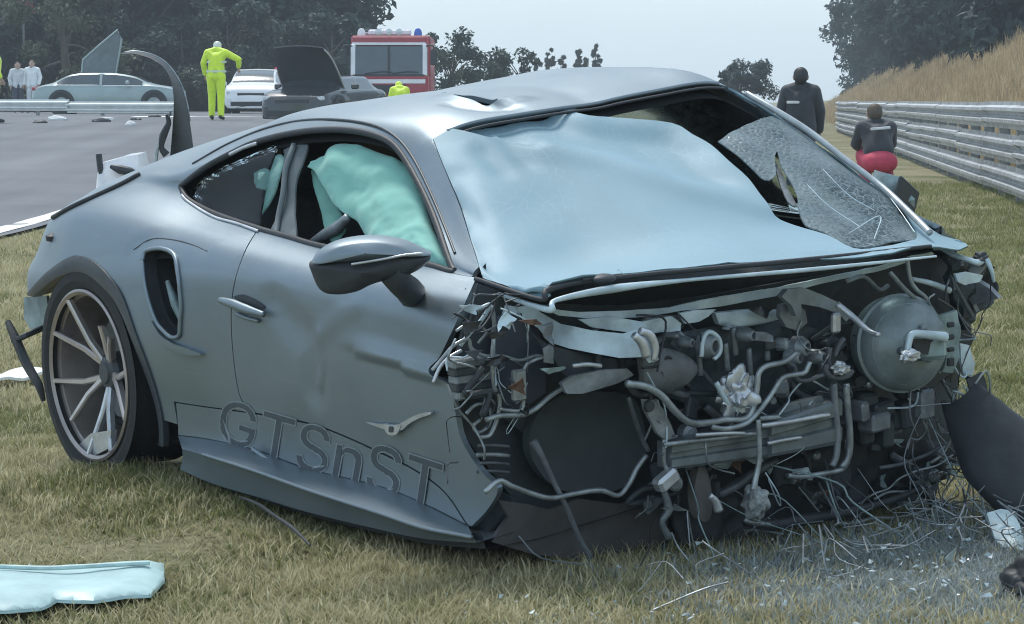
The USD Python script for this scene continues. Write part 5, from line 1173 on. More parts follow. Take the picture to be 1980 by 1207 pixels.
# ================================================================== vehicles behind the wreck
glass_dark = mat('vehicle_glass', (0.05, 0.065, 0.075), 0.12, 0.0, 0.8, noise=0.2, scale=3)
tyre_m = mat('vehicle_tyre', (0.02, 0.02, 0.02), 0.8, noise=0.2)
lamp_m = mat('lamp_glass', (0.55, 0.58, 0.60), 0.2, 0.3, noise=0.2, scale=8)
chrome = mat('wheel_silver', (0.45, 0.46, 0.47), 0.35, 0.8, noise=0.2)
def car_loft(s, top, belt, wmax, wroof, glassr, screen_r, rear_r, L):
    """Body of a car along x (nose at +L/2): returns body, side glass left/right, windscreen, rear window."""
    n = 61; t = np.linspace(0, 1, n)
    T = Akima1DInterpolator(s, top)(t); B = np.minimum(Akima1DInterpolator(s, belt)(t), T - 0.015)
    W = Akima1DInterpolator(s, wmax)(t); R = np.minimum(Akima1DInterpolator(s, wroof)(t), W * 0.96)
    x = (t - 0.5) * L
    rows = []
    for i in range(n):
        half = [(W[i] * .88, .20), (W[i] * .97, .30), (W[i], .48), (W[i] * .985, B[i] * .82), (W[i] * .93, B[i] - 0.02), (W[i] * .90, B[i]), (R[i] * 1.02, T[i] - 0.05 - 0.02 * (T[i] - B[i])), (R[i] * .93, T[i] - 0.012), (R[i] * .5, T[i]), (0, T[i] + 0.004)]
        half[6] = (half[6][0], max(half[6][1], B[i] + 0.003))
        rows.append([(x[i], -w, z) for w, z in half] + [(x[i], w, z) for w, z in half[-2::-1]])
    rows = np.array(rows); m = rows.shape[1]
    v = rows.reshape(-1, 3)
    out = {'body': [], 'left': [], 'right': [], 'screen': [], 'rear': []}
    for i in range(n - 1):
        tm = (t[i] + t[i + 1]) / 2
        for k in range(m - 1):
            a, b, c, d = i * m + k, i * m + k + 1, (i + 1) * m + k + 1, (i + 1) * m + k
            key = 'body'
            if k in (5, m - 7) and glassr[0] < tm < glassr[1] and abs(tm - (glassr[0] + glassr[1]) * 0.5) > 0.01:
                key = 'right' if k == 5 else 'left'
            if 6 < k < m - 8 and screen_r[0] < tm < screen_r[1]:
                key = 'screen'
            if 6 < k < m - 8 and rear_r[0] < tm < rear_r[1]:
                key = 'rear'
            out[key] += [(a, c, b), (a, d, c)]
    for i, flip in ((0, False), (n - 1, True)):
        for k in range(1, m - 1):
            f = (i * m, i * m + k, i * m + k + 1); out['body'].append(f[::-1] if flip else f)
    def sub(f):
        f = np.array(f); u, inv = np.unique(f, return_inverse=True); return v[u], inv.reshape(f.shape)
    return {k: sub(f) for k, f in out.items() if f}
def wheel_parts(t, L, W, ax, r, extra=''):
    for xx in ax:
        for sy in (-1, 1):
            w = node('wheel', t, (xx, sy * (W / 2 - 0.1), r))
            mesh('tyre', xf(lathe([(r * .62, -0.1), (r * .96, -0.105), (r, -0.08), (r, 0.08), (r * .96, 0.105), (r * .62, 0.1)], 28, 'y')), tyre_m, w, smooth=30)
            hub = [xf(lathe([(0, -0.07), (r * .64, -0.085), (r * .66, -0.1), (r * .66, 0.1), (r * .64, 0.085), (0, 0.07)], 28, 'y'))]
            mesh('rim', cat(*hub), chrome, w, smooth=30)
def simple_car(name, label, px, depth, yaw, body_m, L=4.5, H=1.42, kind='saloon', group='cars parked on the far road'):
    x = (px - CXP) / FPX * depth
    t = thing(name, label, 'car', (x, depth, float(gz(x, depth))), yaw, group)
    if kind == 'saloon':
        s = [0, .04, .14, .26, .40, .55, .68, .78, .92, .98, 1]; top = [.62, .86, .98, 1.22, H, H * .99, 1.16, .96, .84, .70, .5]; bel = [.6, .82, .90, .90, .90, .89, .88, .88, .80, .66, .46]
        gl, sr, rr = (.17, .74), (.57, .76), (.14, .29)
    else:
        s = [0, .03, .10, .22, .38, .55, .68, .80, .92, .98, 1]; top = [.80, 1.10, 1.32, H, H * 1.01, H * .98, 1.26, 1.0, .90, .74, .5]; bel = [.7, .92, .95, .95, .95, .93, .92, .92, .86, .70, .46]
        gl, sr, rr = (.10, .77), (.57, .80), (.02, .10)
    wm = [.70, .82, .88, .90, .90, .90, .90, .89, .86, .76, .62]; wr_ = [.5, .56, .6, .62, .62, .62, .64, .7, .74, .66, .5]
    g = car_loft(s, top, bel, wm, wr_, gl, sr, rr, L)
    mesh('body', g['body'], body_m, t, smooth=35)
    for k, nm in (('left', 'side_window'), ('right', 'side_window'), ('screen', 'windscreen'), ('rear', 'rear_window')):
        if k in g:
            mesh(nm, g[k], glass_dark, t, smooth=35)
    wheel_parts(t, L, 1.8, (-L * .30, L * .31), 0.33)
    xn = L / 2
    mesh('grille', xf(rbox((-0.03, -0.42, -0.06), (0.02, 0.42, 0.07), 0.01), roty(-0.1), (xn - 0.05, 0, 0.60)), black_plastic, t)
    mesh('lower_intake', rbox((xn - 0.06, -0.62, 0.27), (xn + 0.015, 0.62, 0.40), 0.01), black_plastic, t)
    for sy in (-1, 1):
        mesh('headlight', xf(rbox((-0.10, -0.16, -0.055), (0.05, 0.16, 0.055), 0.03), rotz(-sy * 0.5), (xn - 0.16, sy * 0.60, 0.68)), lamp_m, t, smooth=30)
        mesh('tail_light', xf(rbox((-0.05, -0.14, -0.05), (0.05, 0.14, 0.05), 0.03), rotz(sy * 0.4), (-xn + 0.08, sy * 0.56, 0.78)), mat('tail_red', (0.3, 0.02, 0.02), 0.3) if not UsdShade.Material.Get(stage, '/World/Looks/tail_red') else UsdShade.Material.Get(stage, '/World/Looks/tail_red'), t, smooth=30)
        mesh('door_mirror', xf(rbox((-0.06, -0.09, -0.06), (0.06, 0.09, 0.07), 0.03), None, (L * .14, sy * 0.98, 0.96)), body_m, t, smooth=30)
        for xx in (-L * .30, L * .31):
            mesh('wheel_arch', xf(lathe([(0.30, -0.02), (0.40, -0.02), (0.40, 0.02), (0.30, 0.02)], 28, 'y'), None, (xx, sy * 0.885, 0.36)), black_plastic, t, smooth=30)
    return t, x
silver = mat('silver_paint', (0.28, 0.345, 0.34), 0.35, 0.35, noise=0.1, scale=2, coat=0.4)
white_car = mat('white_car_paint', (0.74, 0.76, 0.76), 0.35, 0.0, noise=0.06, scale=2, coat=0.5)
black_car = mat('black_car_paint', (0.025, 0.028, 0.032), 0.3, 0.0, noise=0.2, scale=3, coat=0.6)
sc, sx = simple_car('parked_car', 'silver green coupe side on behind the low barrier, one door raised', 216, 79, 2, silver, 4.55, 1.27)
for pts, nm, m_, th in (([(-0.95, 0.72, 1.24), (-0.9, 0.72, 1.68), (-0.35, 0.60, 2.15), (0.18, 0.52, 2.58), (0.30, 0.56, 2.30), (0.10, 0.66, 1.24)], 'raised_door_glass', glass_clear, 0.01),):
    p = np.array(pts)
    mesh(nm, solid(p, np.array([(0, k, k + 1) for k in range(1, 5)]), np.array([0, -0.9, -0.3]), th), mat('hazy_glass', (0.13, 0.16, 0.17), 0.3, noise=0.2, scale=4), sc)
    mesh('raised_door_frame', tube(np.vstack([p, p[:1]]), 0.035, 8, 1), silver, sc, smooth=True)
simple_car('parked_car', 'white hatchback facing the camera beside the standing worker', 499, 82, -90, white_car, 4.1, 1.42, 'hatch')
bc_, bx0 = simple_car('parked_car', 'black low car with its bonnet raised in front of the fire engine', 632, 62, 252, black_car, 4.3, 1.22)
rows = []
for a in np.linspace(0, 1, 14):
    rows.append([[0.75 + 1.35 * a * math.cos(0.75) + 0.10 * math.sin(a * math.pi), y * (0.78 - 0.16 * a ** 2), 0.92 + 1.35 * a * math.sin(0.80) + 0.16 * math.sin(a * math.pi) - 0.05 * y * y] for y in np.linspace(-1, 1, 9)])
v, f = loft(np.array(rows))
mesh('raised_bonnet', solid(v, f, trimesh.Trimesh(v, f, process=False).vertex_normals, 0.03), black_car, bc_, smooth=40)
mesh('bonnet_edge', tube(np.array([r[8] for r in rows[::2]]), 0.022, 8, 2), chrome, bc_, smooth=True)

# fire engine
fe_x = (757 - CXP) / FPX * 76
fe = thing('fire_engine', 'red fire engine with big windscreen parked on the far road, facing the camera', 'fire engine', (fe_x, 76, float(gz(fe_x, 76))), -90)
fe_red = mat('engine_red', (0.30, 0.03, 0.052), 0.4, noise=0.15, scale=2, coat=0.4)
fe_white = mat('engine_white', (0.70, 0.70, 0.72), 0.45, noise=0.1, scale=3)
blue_lamp = mat('blue_lamp', (0.05, 0.12, 0.45), 0.2, noise=0.2)
mesh('cab', cat(rbox((-0.1, -1.12, 0.55), (1.35, 1.12, 1.60), 0.06), rbox((-0.1, -1.10, 2.42), (1.10, 1.10, 2.72), 0.06), rbox((-0.1, -1.10, 1.58), (0.2, 1.10, 2.5), 0.02)), fe_red, fe, smooth=30)
for sy in (-1, 1):
    mesh('cab_pillar', xf(rbox((-0.06, -0.07, 0), (0.06, 0.07, 0.92), 0.02), roty(-0.16), (1.27, sy * 1.03, 1.56)), fe_white, fe, smooth=30)
    mesh('side_window', rbox((0.25, sy * 1.08 - 0.01, 1.62), (1.05, sy * 1.08 + 0.01, 2.36), 0.004), glass_dark, fe)
    m_ = node('door_mirror', fe)
    mesh('mirror_arm', tube(np.array([(1.2, sy * 1.08, 2.42), (1.34, sy * 1.28, 2.42), (1.36, sy * 1.30, 2.3)]), 0.025, 8, 3), black_plastic, m_, smooth=True)
    mesh('mirror_head', rbox((1.32, sy * 1.30 - 0.1, 1.86), (1.40, sy * 1.30 + 0.1, 2.32), 0.03), black_plastic, m_, smooth=30)
    mesh('headlight', rbox((1.34, sy * 0.85 - 0.14, 0.82), (1.39, sy * 0.85 + 0.14, 1.0), 0.02), lamp_m, fe, smooth=30)
    mesh('beacon', xf(lathe([(0, 0.22), (0.07, 0.2), (0.11, 0.12), (0.12, 0), (0, 0)][::-1], 16), None, (0.7, sy * 0.82, 2.72)), blue_lamp if sy > 0 else fe_white, fe, smooth=30)
    for xx in (0.75, -3.2):
        w = node('wheel', fe, (xx, sy * 0.98, 0.46))
        mesh('tyre', lathe([(0.28, -0.14), (0.44, -0.15), (0.46, -0.11), (0.46, 0.11), (0.44, 0.15), (0.28, 0.14)], 28, 'y'), tyre_m, w, smooth=30)
        mesh('rim', lathe([(0, -0.08), (0.28, -0.12), (0.30, -0.14), (0.30, 0.14), (0.28, 0.12), (0, 0.08)], 28, 'y'), chrome, w, smooth=30)
mesh('windscreen', xf(rbox((-0.02, -0.98, 0.03), (0.02, 0.98, 0.86), 0.01), roty(-0.16), (1.30, 0, 1.56)), glass_dark, fe)
mesh('wiper', tube(np.array([(1.345, -0.7, 1.62), (1.33, -0.2, 1.68), (1.33, 0.1, 1.66)]), 0.015, 6, 2), black_plastic, fe)
mesh('wiper', tube(np.array([(1.345, 0.1, 1.62), (1.33, 0.5, 1.68), (1.33, 0.85, 1.66)]), 0.015, 6, 2), black_plastic, fe)
mesh('light_bar', rbox((0.45, -0.62, 2.73), (0.78, 0.62, 2.90), 0.04), fe_white, fe, smooth=30)
for sy in (-0.3, 0.0, 0.3):
    mesh('spot_lamp', xf(lathe([(0, 0.05), (0.09, 0.04), (0.1, 0), (0.06, -0.08), (0, -0.1)][::-1], 16, 'x'), None, (1.14, sy, 2.82)), lamp_m, fe, smooth=30)
mesh('cab_seats', cat(rbox((0.3, -0.85, 1.5), (0.5, -0.25, 2.2), 0.08), rbox((0.3, 0.25, 1.5), (0.5, 0.85, 2.2), 0.08)), black_plastic, fe)
mesh('front_stripe', rbox((1.352, -1.05, 1.34), (1.362, 1.05, 1.46), 0.003), fe_white, fe)
mesh('number_plate', rbox((1.48, -0.26, 0.5), (1.49, 0.26, 0.61), 0.003), fe_white, fe)
mesh('windscreen_frame', cat(rbox((1.28, -1.02, 1.54), (1.345, 1.02, 1.60), 0.01), xf(rbox((-0.03, -0.035, 0), (0.03, 0.035, 0.86), 0.01), roty(-0.16), (1.31, 0, 1.56))), black_plastic, fe)
mesh('roof_band', rbox((1.08, -1.06, 2.44), (1.14, 1.06, 2.52), 0.01), fe_white, fe)
mesh('grille', rbox((1.33, -0.5, 1.02), (1.375, 0.5, 1.30), 0.02), black_plastic, fe)
mesh('bumper', rbox((1.2, -1.15, 0.42), (1.48, 1.15, 0.72), 0.05), fe_white, fe, smooth=30)
mesh('equipment_body', rbox((-4.4, -1.15, 0.6), (-0.16, 1.15, 2.75), 0.05), fe_red, fe, smooth=30)
mesh('ladder', cat(*([rbox((-4.2, sy - 0.03, 2.78), (0.6, sy + 0.03, 2.86), 0.01) for sy in (-0.9, -0.55)] + [rbox((-4.0 + 0.4 * k, -0.88, 2.80), (-3.96 + 0.4 * k, -0.57, 2.84), 0.005) for k in range(11)])), chrome, fe)

# ------------------------------------------------------------------ people
skin = mat('skin', (0.42, 0.27, 0.21), 0.55, noise=0.1, scale=14)
def hull(*js):
    """One limb: hull of spheres (point, radius), joined along the chain."""
    out = []
    for (p, r), (q, s) in zip(js[:-1], js[1:]):
        out.append(m3.Manifold.batch_hull([m3.Manifold.sphere(r, 14).translate(tuple(map(float, p))), m3.Manifold.sphere(s, 14).translate(tuple(map(float, q)))]))
    return out
def skin_mesh(parts, edge=0.03, it=6):
    m_ = m3.Manifold.batch_boolean(parts, m3.OpType.Add).refine_to_length(edge)
    v, f, _ = meshkit.arrays(m_)
    tm = trimesh.Trimesh(v, f, process=True)
    trimesh.smoothing.filter_taubin(tm, iterations=it)
    return tm.vertices, tm.faces
def hand_parts(w, d, side):
    """Palm, four unequal bent fingers and a thumb; d is the direction of the fingers."""
    d = np.asarray(d, float) / np.linalg.norm(d); a = np.cross(d, [0.0, 1.0, 0.1]); a /= np.linalg.norm(a); n = np.cross(d, a)
    out = hull((w, .026), (w + d * 0.085 + a * 0.018, .022)) + hull((w, .026), (w + d * 0.085 - a * 0.02, .022))
    for k, l in enumerate((0.062, 0.074, 0.07, 0.052)):
        b = w + d * 0.09 + a * (0.033 - 0.022 * k); q = b + d * l * .55 + n * .008; out += hull((b, .010), (q, .009), (q + d * l * .4 + n * .024, .008))
    t = w + d * 0.025 + a * 0.028 * side
    return out + hull((t, .013), (t + a * .035 * side + d * .03, .011), (t + a * .04 * side + d * .062 + n * .01, .009))
def person(label, loc, yaw, top_m, leg_m, hair_m, shoe_m, J, group=None, short=False):
    """J: joints in metres, facing +x. Body is one surface; clothes, hair and shoes are fitted over it."""
    t = thing('person', label, 'person', loc, yaw, group)
    P = {k: np.array(v_, float) for k, v_ in J.items()}
    mid = (P['hip_l'] + P['hip_r']) / 2
    body = hull((P['neck'], .055), (P['head'] + (P['neck'] - P['head']) * .45, .06))
    fw = P['look'] / np.linalg.norm(P['look'])
    body += [m3.Manifold.batch_hull([m3.Manifold.sphere(.092, 18).translate(tuple(P['head'] + [0, 0, .03])), m3.Manifold.sphere(.062, 14).translate(tuple(P['head'] + fw * .045 - [0, 0, .075])), m3.Manifold.sphere(.08, 14).translate(tuple(P['head'] - fw * .03 + [0, 0, .02]))])]
    body += hull((P['head'] + fw * .085, .014), (P['head'] + fw * .112 - [0, 0, .025], .014))
    sd = np.cross([0, 0, 1.0], fw); sd /= max(np.linalg.norm(sd), 1e-6)
    for s in (-1, 1):
        body += hull((P['head'] + sd * s * .084 - [0, 0, .02], .014), (P['head'] + sd * s * .088 + [0, 0, .015], .016))
    tor = [(mid, .115), (P['waist'], .12), (P['chest'], .135)]
    body += hull(*tor)
    for s in 'lr':
        body += hull((P['chest'], .11), (P['sho_' + s], .06), (P['elb_' + s], .043), (P['wri_' + s], .03)) + hand_parts(P['wri_' + s], P['wri_' + s] - P['elb_' + s], 1 if s == 'l' else -1)
        body += hull((P['hip_' + s], .09), (P['kne_' + s], .058), (P['ank_' + s], .042))
    b = mesh('body', skin_mesh(body, 0.03, 4), skin, t, smooth=True)
    g = .022
    shirt = []
    for s in 'lr':
        off = np.array([0, .07 if s == 'l' else -.07, 0])
        shirt += hull((P['waist'] + off * .75, .115 + g), (P['chest'] + off * .6, .118 + g), (P['sho_' + s] - off * .25, .068 + g))
        shirt += hull((P['sho_' + s], .062 + g), (P['elb_' + s], .046 + g), (P['elb_' + s] * .12 + P['wri_' + s] * .88, .034 + g))
        if not short:
            shirt += hull((mid + off, .118 + g), (P['waist'] + off * .75, .115 + g))
        shirt += hull((P['sho_' + s], .06 + g), (P['neck'], .058 + g))
    shirt += hull((P['waist'], .13 + g), (P['chest'], .14 + g))
    mesh('jacket', skin_mesh(shirt, 0.035, 8), top_m, t, smooth=True)
    tr = []
    for s in 'lr':
        tr += hull((P['hip_' + s], .10 + g), (P['kne_' + s], .064 + g), (P['ank_' + s] + [0, 0, .03], .05 + g))
        tr += hull((mid, .12 + g), (P['hip_' + s], .10 + g)) + (hull((P['hip_' + s], .10 + g), (P['waist'] * .4 + mid * .6, .105 + g)) if short else [])
    mesh('trousers', skin_mesh(tr, 0.035, 8), leg_m, t, smooth=True)
    for s in 'lr':
        a = P['ank_' + s]; d = P['toe_' + s] - a
        mesh('shoe', skin_mesh(hull((a - d * .25 + [0, 0, -.035], .045), (a + [0, 0, .01], .05)) + hull((a - d * .25 + [0, 0, -.035], .045), (P['toe_' + s] + [0, 0, .0], .036)), 0.03, 3), shoe_m, t, smooth=True)
    hr = [m3.Manifold.batch_hull([m3.Manifold.sphere(.094, 18).translate(tuple(P['head'] + [0, 0, .040] - fw * .010)), m3.Manifold.sphere(.085, 14).translate(tuple(P['head'] - fw * .045 - [0, 0, .01]))])]
    mesh('hair', skin_mesh(hr, 0.03, 4), hair_m, t, smooth=True)
    return t, P
def stand(h=1.75, lean=0.0, arms=((0.02, .27, .98), (0.02, -.27, .98)), step=0.0, bow=0.0, look=(1, 0, 0)):
    k = h / 1.75
    J = dict(hip_l=(0, .095, .92), hip_r=(0, -.095, .92), kne_l=(.02 + step * .5, .10, .49), kne_r=(.02 - step * .2, -.10, .49), ank_l=(step, .11, .09), ank_r=(-step, -.11, .09), toe_l=(step + .16, .13, .04), toe_r=(-step + .16, -.13, .04),
             waist=(lean * .2, 0, 1.08), chest=(lean * .6, 0, 1.28), neck=(lean * .95 + bow * .3, 0, 1.47), head=(lean * 1.05 + bow, 0, 1.60 - bow * .7), sho_l=(lean * .85, .19, 1.41), sho_r=(lean * .85, -.19, 1.41),
             elb_l=(arms[0][0] - .04, arms[0][1], (arms[0][2] + 1.38) / 2), elb_r=(arms[1][0] - .04, arms[1][1], (arms[1][2] + 1.38) / 2),
             wri_l=(arms[0][0] + .08, arms[0][1] * .95, arms[0][2] - .05), wri_r=(arms[1][0] + .08, arms[1][1] * .95, arms[1][2] - .05), look=look)
    return {a: (np.array(b) * k if a != 'look' else np.array(b, float)) for a, b in J.items()}
hivis = mat('hi_vis_yellow', (0.62, 0.80, 0.03), 0.6, noise=0.12, scale=10, sheen=0.3)
hivis_pale = mat('reflective_silver', (0.62, 0.66, 0.55), 0.4, 0.2, noise=0.1)
navy = mat('black_jacket_cloth', (0.018, 0.022, 0.030), 0.7, noise=0.3, scale=12, sheen=0.2)
red_cloth = mat('red_cloth', (0.50, 0.045, 0.09), 0.7, noise=0.2, scale=10)
pale_cloth = mat('pale_cloth', (0.58, 0.60, 0.60), 0.75, noise=0.15, scale=8)
jeans = mat('dark_trousers', (0.05, 0.06, 0.08), 0.8, noise=0.25, scale=10)
hair_black = mat('black_hair', (0.012, 0.012, 0.013), 0.6, noise=0.3, scale=40)
hair_brown = mat('brown_hair', (0.075, 0.055, 0.035), 0.65, noise=0.35, scale=40)
boots = mat('black_boots', (0.015, 0.015, 0.016), 0.6, noise=0.3)
def place(px, depth): 
    x = (px - CXP) / FPX * depth; return (x, depth, float(gz(x, depth)) + 0.03 * (x < edge_x(depth)))
t, P = person('person in yellow hi-vis suit seen from behind, standing on the road with head bowed', place(420, 58), 85, hivis, hivis, hivis_pale, boots,
              stand(1.86, 0.08, ((.10, .28, 1.0), (.16, -.46, 1.16)), 0.06, .10, (1, 0, -0.5)))
for z in (1.02, 1.22):
    mesh('reflective_band', xf(lathe([(0.175, -0.025), (0.182, -0.02), (0.182, 0.02), (0.175, 0.025)], 28), np.diag([0.92, 1.26, 1.0]), (0.03 + 0.04 * (z > 1.1), 0, z * 1.06)), hivis_pale, t, smooth=30)
person('person in yellow hi-vis cut by the left edge of the photo', place(-8, 55), 20, hivis, hivis, hair_black, boots, stand(1.78, 0.02))
def crouch():
    return {k: np.array(v_, float) * (0.9 if k != 'look' else 1) for k, v_ in dict(hip_l=(-.12, .10, .42), hip_r=(-.12, -.10, .42), kne_l=(.28, .15, .50), kne_r=(.22, -.15, .40), ank_l=(.06, .13, .09), ank_r=(-.05, -.13, .10), toe_l=(.22, .15, .04), toe_r=(.10, -.15, .04),
        waist=(-.02, 0, .58), chest=(.10, 0, .76), neck=(.20, 0, .93), head=(.25, 0, 1.05), sho_l=(.14, .19, .88), sho_r=(.14, -.19, .88), elb_l=(.28, .24, .66), elb_r=(.28, -.24, .66), wri_l=(.44, .16, .60), wri_r=(.44, -.16, .60), look=(1, 0, -.3)).items()}
yt, _ = person('person in yellow hi-vis stooping in front of the fire engine', place(775, 66), 100, hivis, hivis, hivis, boots, stand(1.62, 0.22, ((.3, .26, .85), (.3, -.26, .85)), 0.03, .14, (1, 0, -.5)))
person('blurred onlooker in pale clothes, leftmost beyond the low barrier', place(38, 84), -70, pale_cloth, jeans, hair_black, boots, stand(1.66, 0.0), 'onlookers beyond the low barrier')
person('blurred onlooker in white, nearer the tail of the silver car', place(66, 84), -100, mat('white_cloth', (0.72, 0.74, 0.74), 0.7, noise=0.1), pale_cloth, hair_brown, boots, stand(1.72, 0.0), 'onlookers beyond the low barrier')
person('person in red standing between the white car and the black car', place(548, 84), -90, red_cloth, jeans, hair_black, boots, stand(1.74, 0.0))
person('person in white standing under the raised black bonnet', place(590, 70), -60, pale_cloth, jeans, hair_brown, boots, stand(1.68, 0.0))
person('person in red jacket bending beside the raised black bonnet', place(632, 72), -150, red_cloth, pale_cloth, hair_black, boots, stand(1.62, 0.2, ((.25, .25, .9), (.25, -.25, .9)), 0, .1))
# man standing by the guard rail
mp = place(1546, 33)
t, P = person('man in a black jacket with a white back stripe, standing by the rail', (mp[0], mp[1], mp[2] - 0.09), 82, navy, jeans, hair_black, boots, stand(1.62, 0.03, ((.08, .27, .90), (.08, -.27, .90)), 0.05))
mesh('back_stripe', xf(rbox((-0.01, -0.02, -0.018), (0.012, 0.17, 0.018), 0.006), rotz(0.12), (-0.132, 0.0, 1.165)), pale_cloth, t, smooth=30)
# man crouching in front of the rail
cp = place(1697, 31)
t, P = person('crouching man in black jacket and red trousers, seen from behind before the guard rail', (cp[0], cp[1], cp[2] - 0.03), 95, navy, red_cloth, hair_brown, boots, crouch(), short=True)
mesh('back_stripe', xf(rbox((-0.012, -0.13, -0.016), (0.012, 0.11, 0.016), 0.006), rotx(-0.08) @ roty(0.35), (-0.058, 0.0, 0.78)), pale_cloth, t, smooth=30)

# ------------------------------------------------------------------ wreckage on the road behind the car
bp = thing('bumper_cover', 'torn black bumper cover standing on end behind the wreck, curled at the top', 'car part', (0, 0, 0))
D0 = 13.0
def q3(px, py, d=D0): return at_depth(px, py, d)
left = [(322, 420), (325, 340), (330, 290), (334, 240), (336, 195), (330, 155), (314, 128), (290, 114), (262, 106), (238, 104)]
right_ = [(384, 420), (380, 345), (374, 292), (368, 245), (360, 195), (346, 156), (323, 124), (296, 107), (264, 100), (240, 102)]
L3_ = smooth_path(np.array([q3(*p, D0 + 0.10 * math.sin(i)) for i, p in enumerate(left)]), 5); R3_ = smooth_path(np.array([q3(*p, D0 + 0.25) for p in right_]), 5)
tt = np.linspace(0, 1, 7)[:, None, None]
rows = L3_[None] * (1 - tt) + R3_[None] * tt + np.sin(tt * math.pi) * np.array([0, -0.06, 0])
v, f = loft(rows.transpose(1, 0, 2))
g_ = float(gz(v[0, 0], D0))
foot = [L3_[0] + [0.0, 0, 0], R3_[0]]
v2, f2 = loft(np.array([[np.array([a[0] * 1 + 0.0, a[1], g_]), a] for a in (rows[:, 0])]))
v, f = cat((v, f), (v2, f2[:, ::-1]))
mesh('cover', solid(v, f, np.array([0, -1.0, 0.0]), 0.012), mat('speckled_black_plastic', (0.022, 0.028, 0.034), 0.6, noise=0.6, scale=60, bump=0.3), bp, smooth=40)
mesh('bright_edge', tube(R3_[16:], 0.006, 6, 1), pale_pipe, bp, smooth=True)  # light on the curled upper edge, put in as a pale tube
mesh('side_bracket', tube(np.array([q3(322, 300), q3(312, 285), q3(316, 262), q3(326, 238), q3(322, 222)]), [0.02, 0.014, 0.02, 0.014, 0.008], 6, 3), black_plastic, bp, smooth=30)
mesh('side_bracket', tube(np.array([q3(300, 330), q3(304, 290), q3(318, 250), q3(330, 215)]), [0.014, 0.008, 0.006, 0.006], 6, 3), pale_pipe, bp, smooth=30)
bw = thing('white_bumper_corner', 'broken white bumper corner lying on the road behind the wreck tail', 'car part', (0, 0, 0))
D1 = 25.0
def q4(px, py, d=D1): return at_depth(px, py, d)
gw = float(gz(q4(230, 330)[0], D1))
front = np.array([q4(188, 345), q4(192, 318), q4(222, 310), q4(240, 304), q4(268, 300), q4(276, 330), q4(272, 352)])
low = front * [1, 1, 0] + [0, -0.1, gw + 0.03]
mid_ = front * 0.55 + low * 0.45 + [0, -0.12, 0]
back = front + [0.02, 0.35, 0.02]
v, f = loft(np.array([low, mid_, front, back]).transpose(1, 0, 2))
mesh('shell', solid(v, f, np.array([0, 0.9, -0.3]), 0.02), mat('white_bumper', (0.70, 0.70, 0.72), 0.4, noise=0.12, scale=6, coat=0.3), bw, smooth=30)
mesh('slot', tube(np.array([q4(214, 322, D1 - 0.12), q4(232, 328, D1 - 0.14), q4(252, 332, D1 - 0.14), q4(266, 338, D1 - 0.12)]), [0.02, 0.045, 0.04, 0.02], 8, 3), black_plastic, bw, smooth=30)
mesh('upright_bracket', tube(np.array([q4(196, 340, D1 - 0.05), q4(193, 318, D1 - 0.05), q4(191, 298, D1 - 0.05)]), 0.03, 6, 2), black_plastic, bw, smooth=30)
pl_m = mat('debris_dark', (0.06, 0.06, 0.065), 0.6, noise=0.4, scale=20)
deb = [(78, 238, 'dark scrap lying leftmost on the far road', 0), (196, 236, 'dark flat scrap on the far road before the silver car', 0), (205, 232, 'pale scrap touching the flat dark scrap on the road', 1), (252, 242, 'small pale scrap on the far road near the black bumper', 1), (262, 232, 'small dark scrap above the pale scrap on the road', 0), (110, 232, 'pale crumb of wreckage on the far road', 1), (300, 222, 'long dark strip lying at the foot of the barrier', 0)]
for k, (px, py, lab, pale_) in enumerate(deb):
    d_0 = 50.0
    for _ in range(12):
        p = at_depth(px, py, d_0); d_0 += (p[2] - float(gz(p[0], p[1])) - 0.03) * 12
        d_0 = min(max(d_0, 40), 64)
    p = at_depth(px, py, d_0); p[2] = float(gz(p[0], p[1])) + 0.04
    v, f, _ = meshkit.arrays(trimesh.creation.icosphere(2, 1.0))
    v = v * (1 + 0.7 * (meshkit.fbm(v * 2 + k * 5, 2, k) - 0.5))[:, None] * [0.16 + 0.05 * (k % 3), 0.1, 0.06 + 0.02 * (k % 2)]
    dt = thing('debris_piece', lab, 'debris', p, 30 * k, 'scraps scattered on the far road')
    mesh('scrap', (v, f), pale_cloth if pale_ else pl_m, dt, smooth=35)

# ================================================================== foreground grass and wreckage
def ground_at(px, py):
    d_ = 8.0
    for _ in range(40):
        p = at_depth(px, py, d_); d_ += (p[2] - float(gz(p[0], p[1]))) * d_ / 1.2 * 0.7
    return np.array([p[0], p[1], float(gz(p[0], p[1]))])
rng = np.random.default_rng(21)
pts = []
for y0, y1, dens in ((5.6, 7.5, 1500), (7.5, 10, 950), (10, 14, 480), (14, 20, 200), (20, 34, 75)):
    n = int(dens * (y1 - y0) * ((y0 + y1) / 2 * 0.43 + 0.4))
    y = rng.uniform(y0, y1, n); x = (rng.random(n) - 0.5) * (y * 0.42 + 0.4)
    pts.append(np.c_[x, y])
pts = np.vstack(pts)
pts = pts[(pts[:, 0] > edge_x(pts[:, 1]) + 0.15)]
pts = pts[pts[:, 0] < rail_x(pts[:, 1]) + 0.3]
loc_ = (np.c_[pts, gz(pts[:, 0], pts[:, 1])] - CAR_T) @ CAR_R
under = (loc_[:, 0] > -0.9) & (loc_[:, 0] < 1.85) & (np.abs(loc_[:, 1]) < 0.80)
pts, loc_ = pts[~under], loc_[~under]
n1 = meshkit.fbm(np.c_[pts * 1.1, 0 * pts[:, :1]], 4, 2); n2 = meshkit.fbm(np.c_[pts * 4.0, 0 * pts[:, :1]], 3, 7)
greenness = 0.36 + 1.5 * (n1 - 0.5) + 0.9 * (n2 - 0.5) + 0.5 * sm((pts[:, 0] - 1.2) / 1.5) - 0.25 * ((pts[:, 0] < -1.2) & (pts[:, 1] > 10.5))
kind = np.where(rng.random(len(pts)) < greenness, 0, 1)
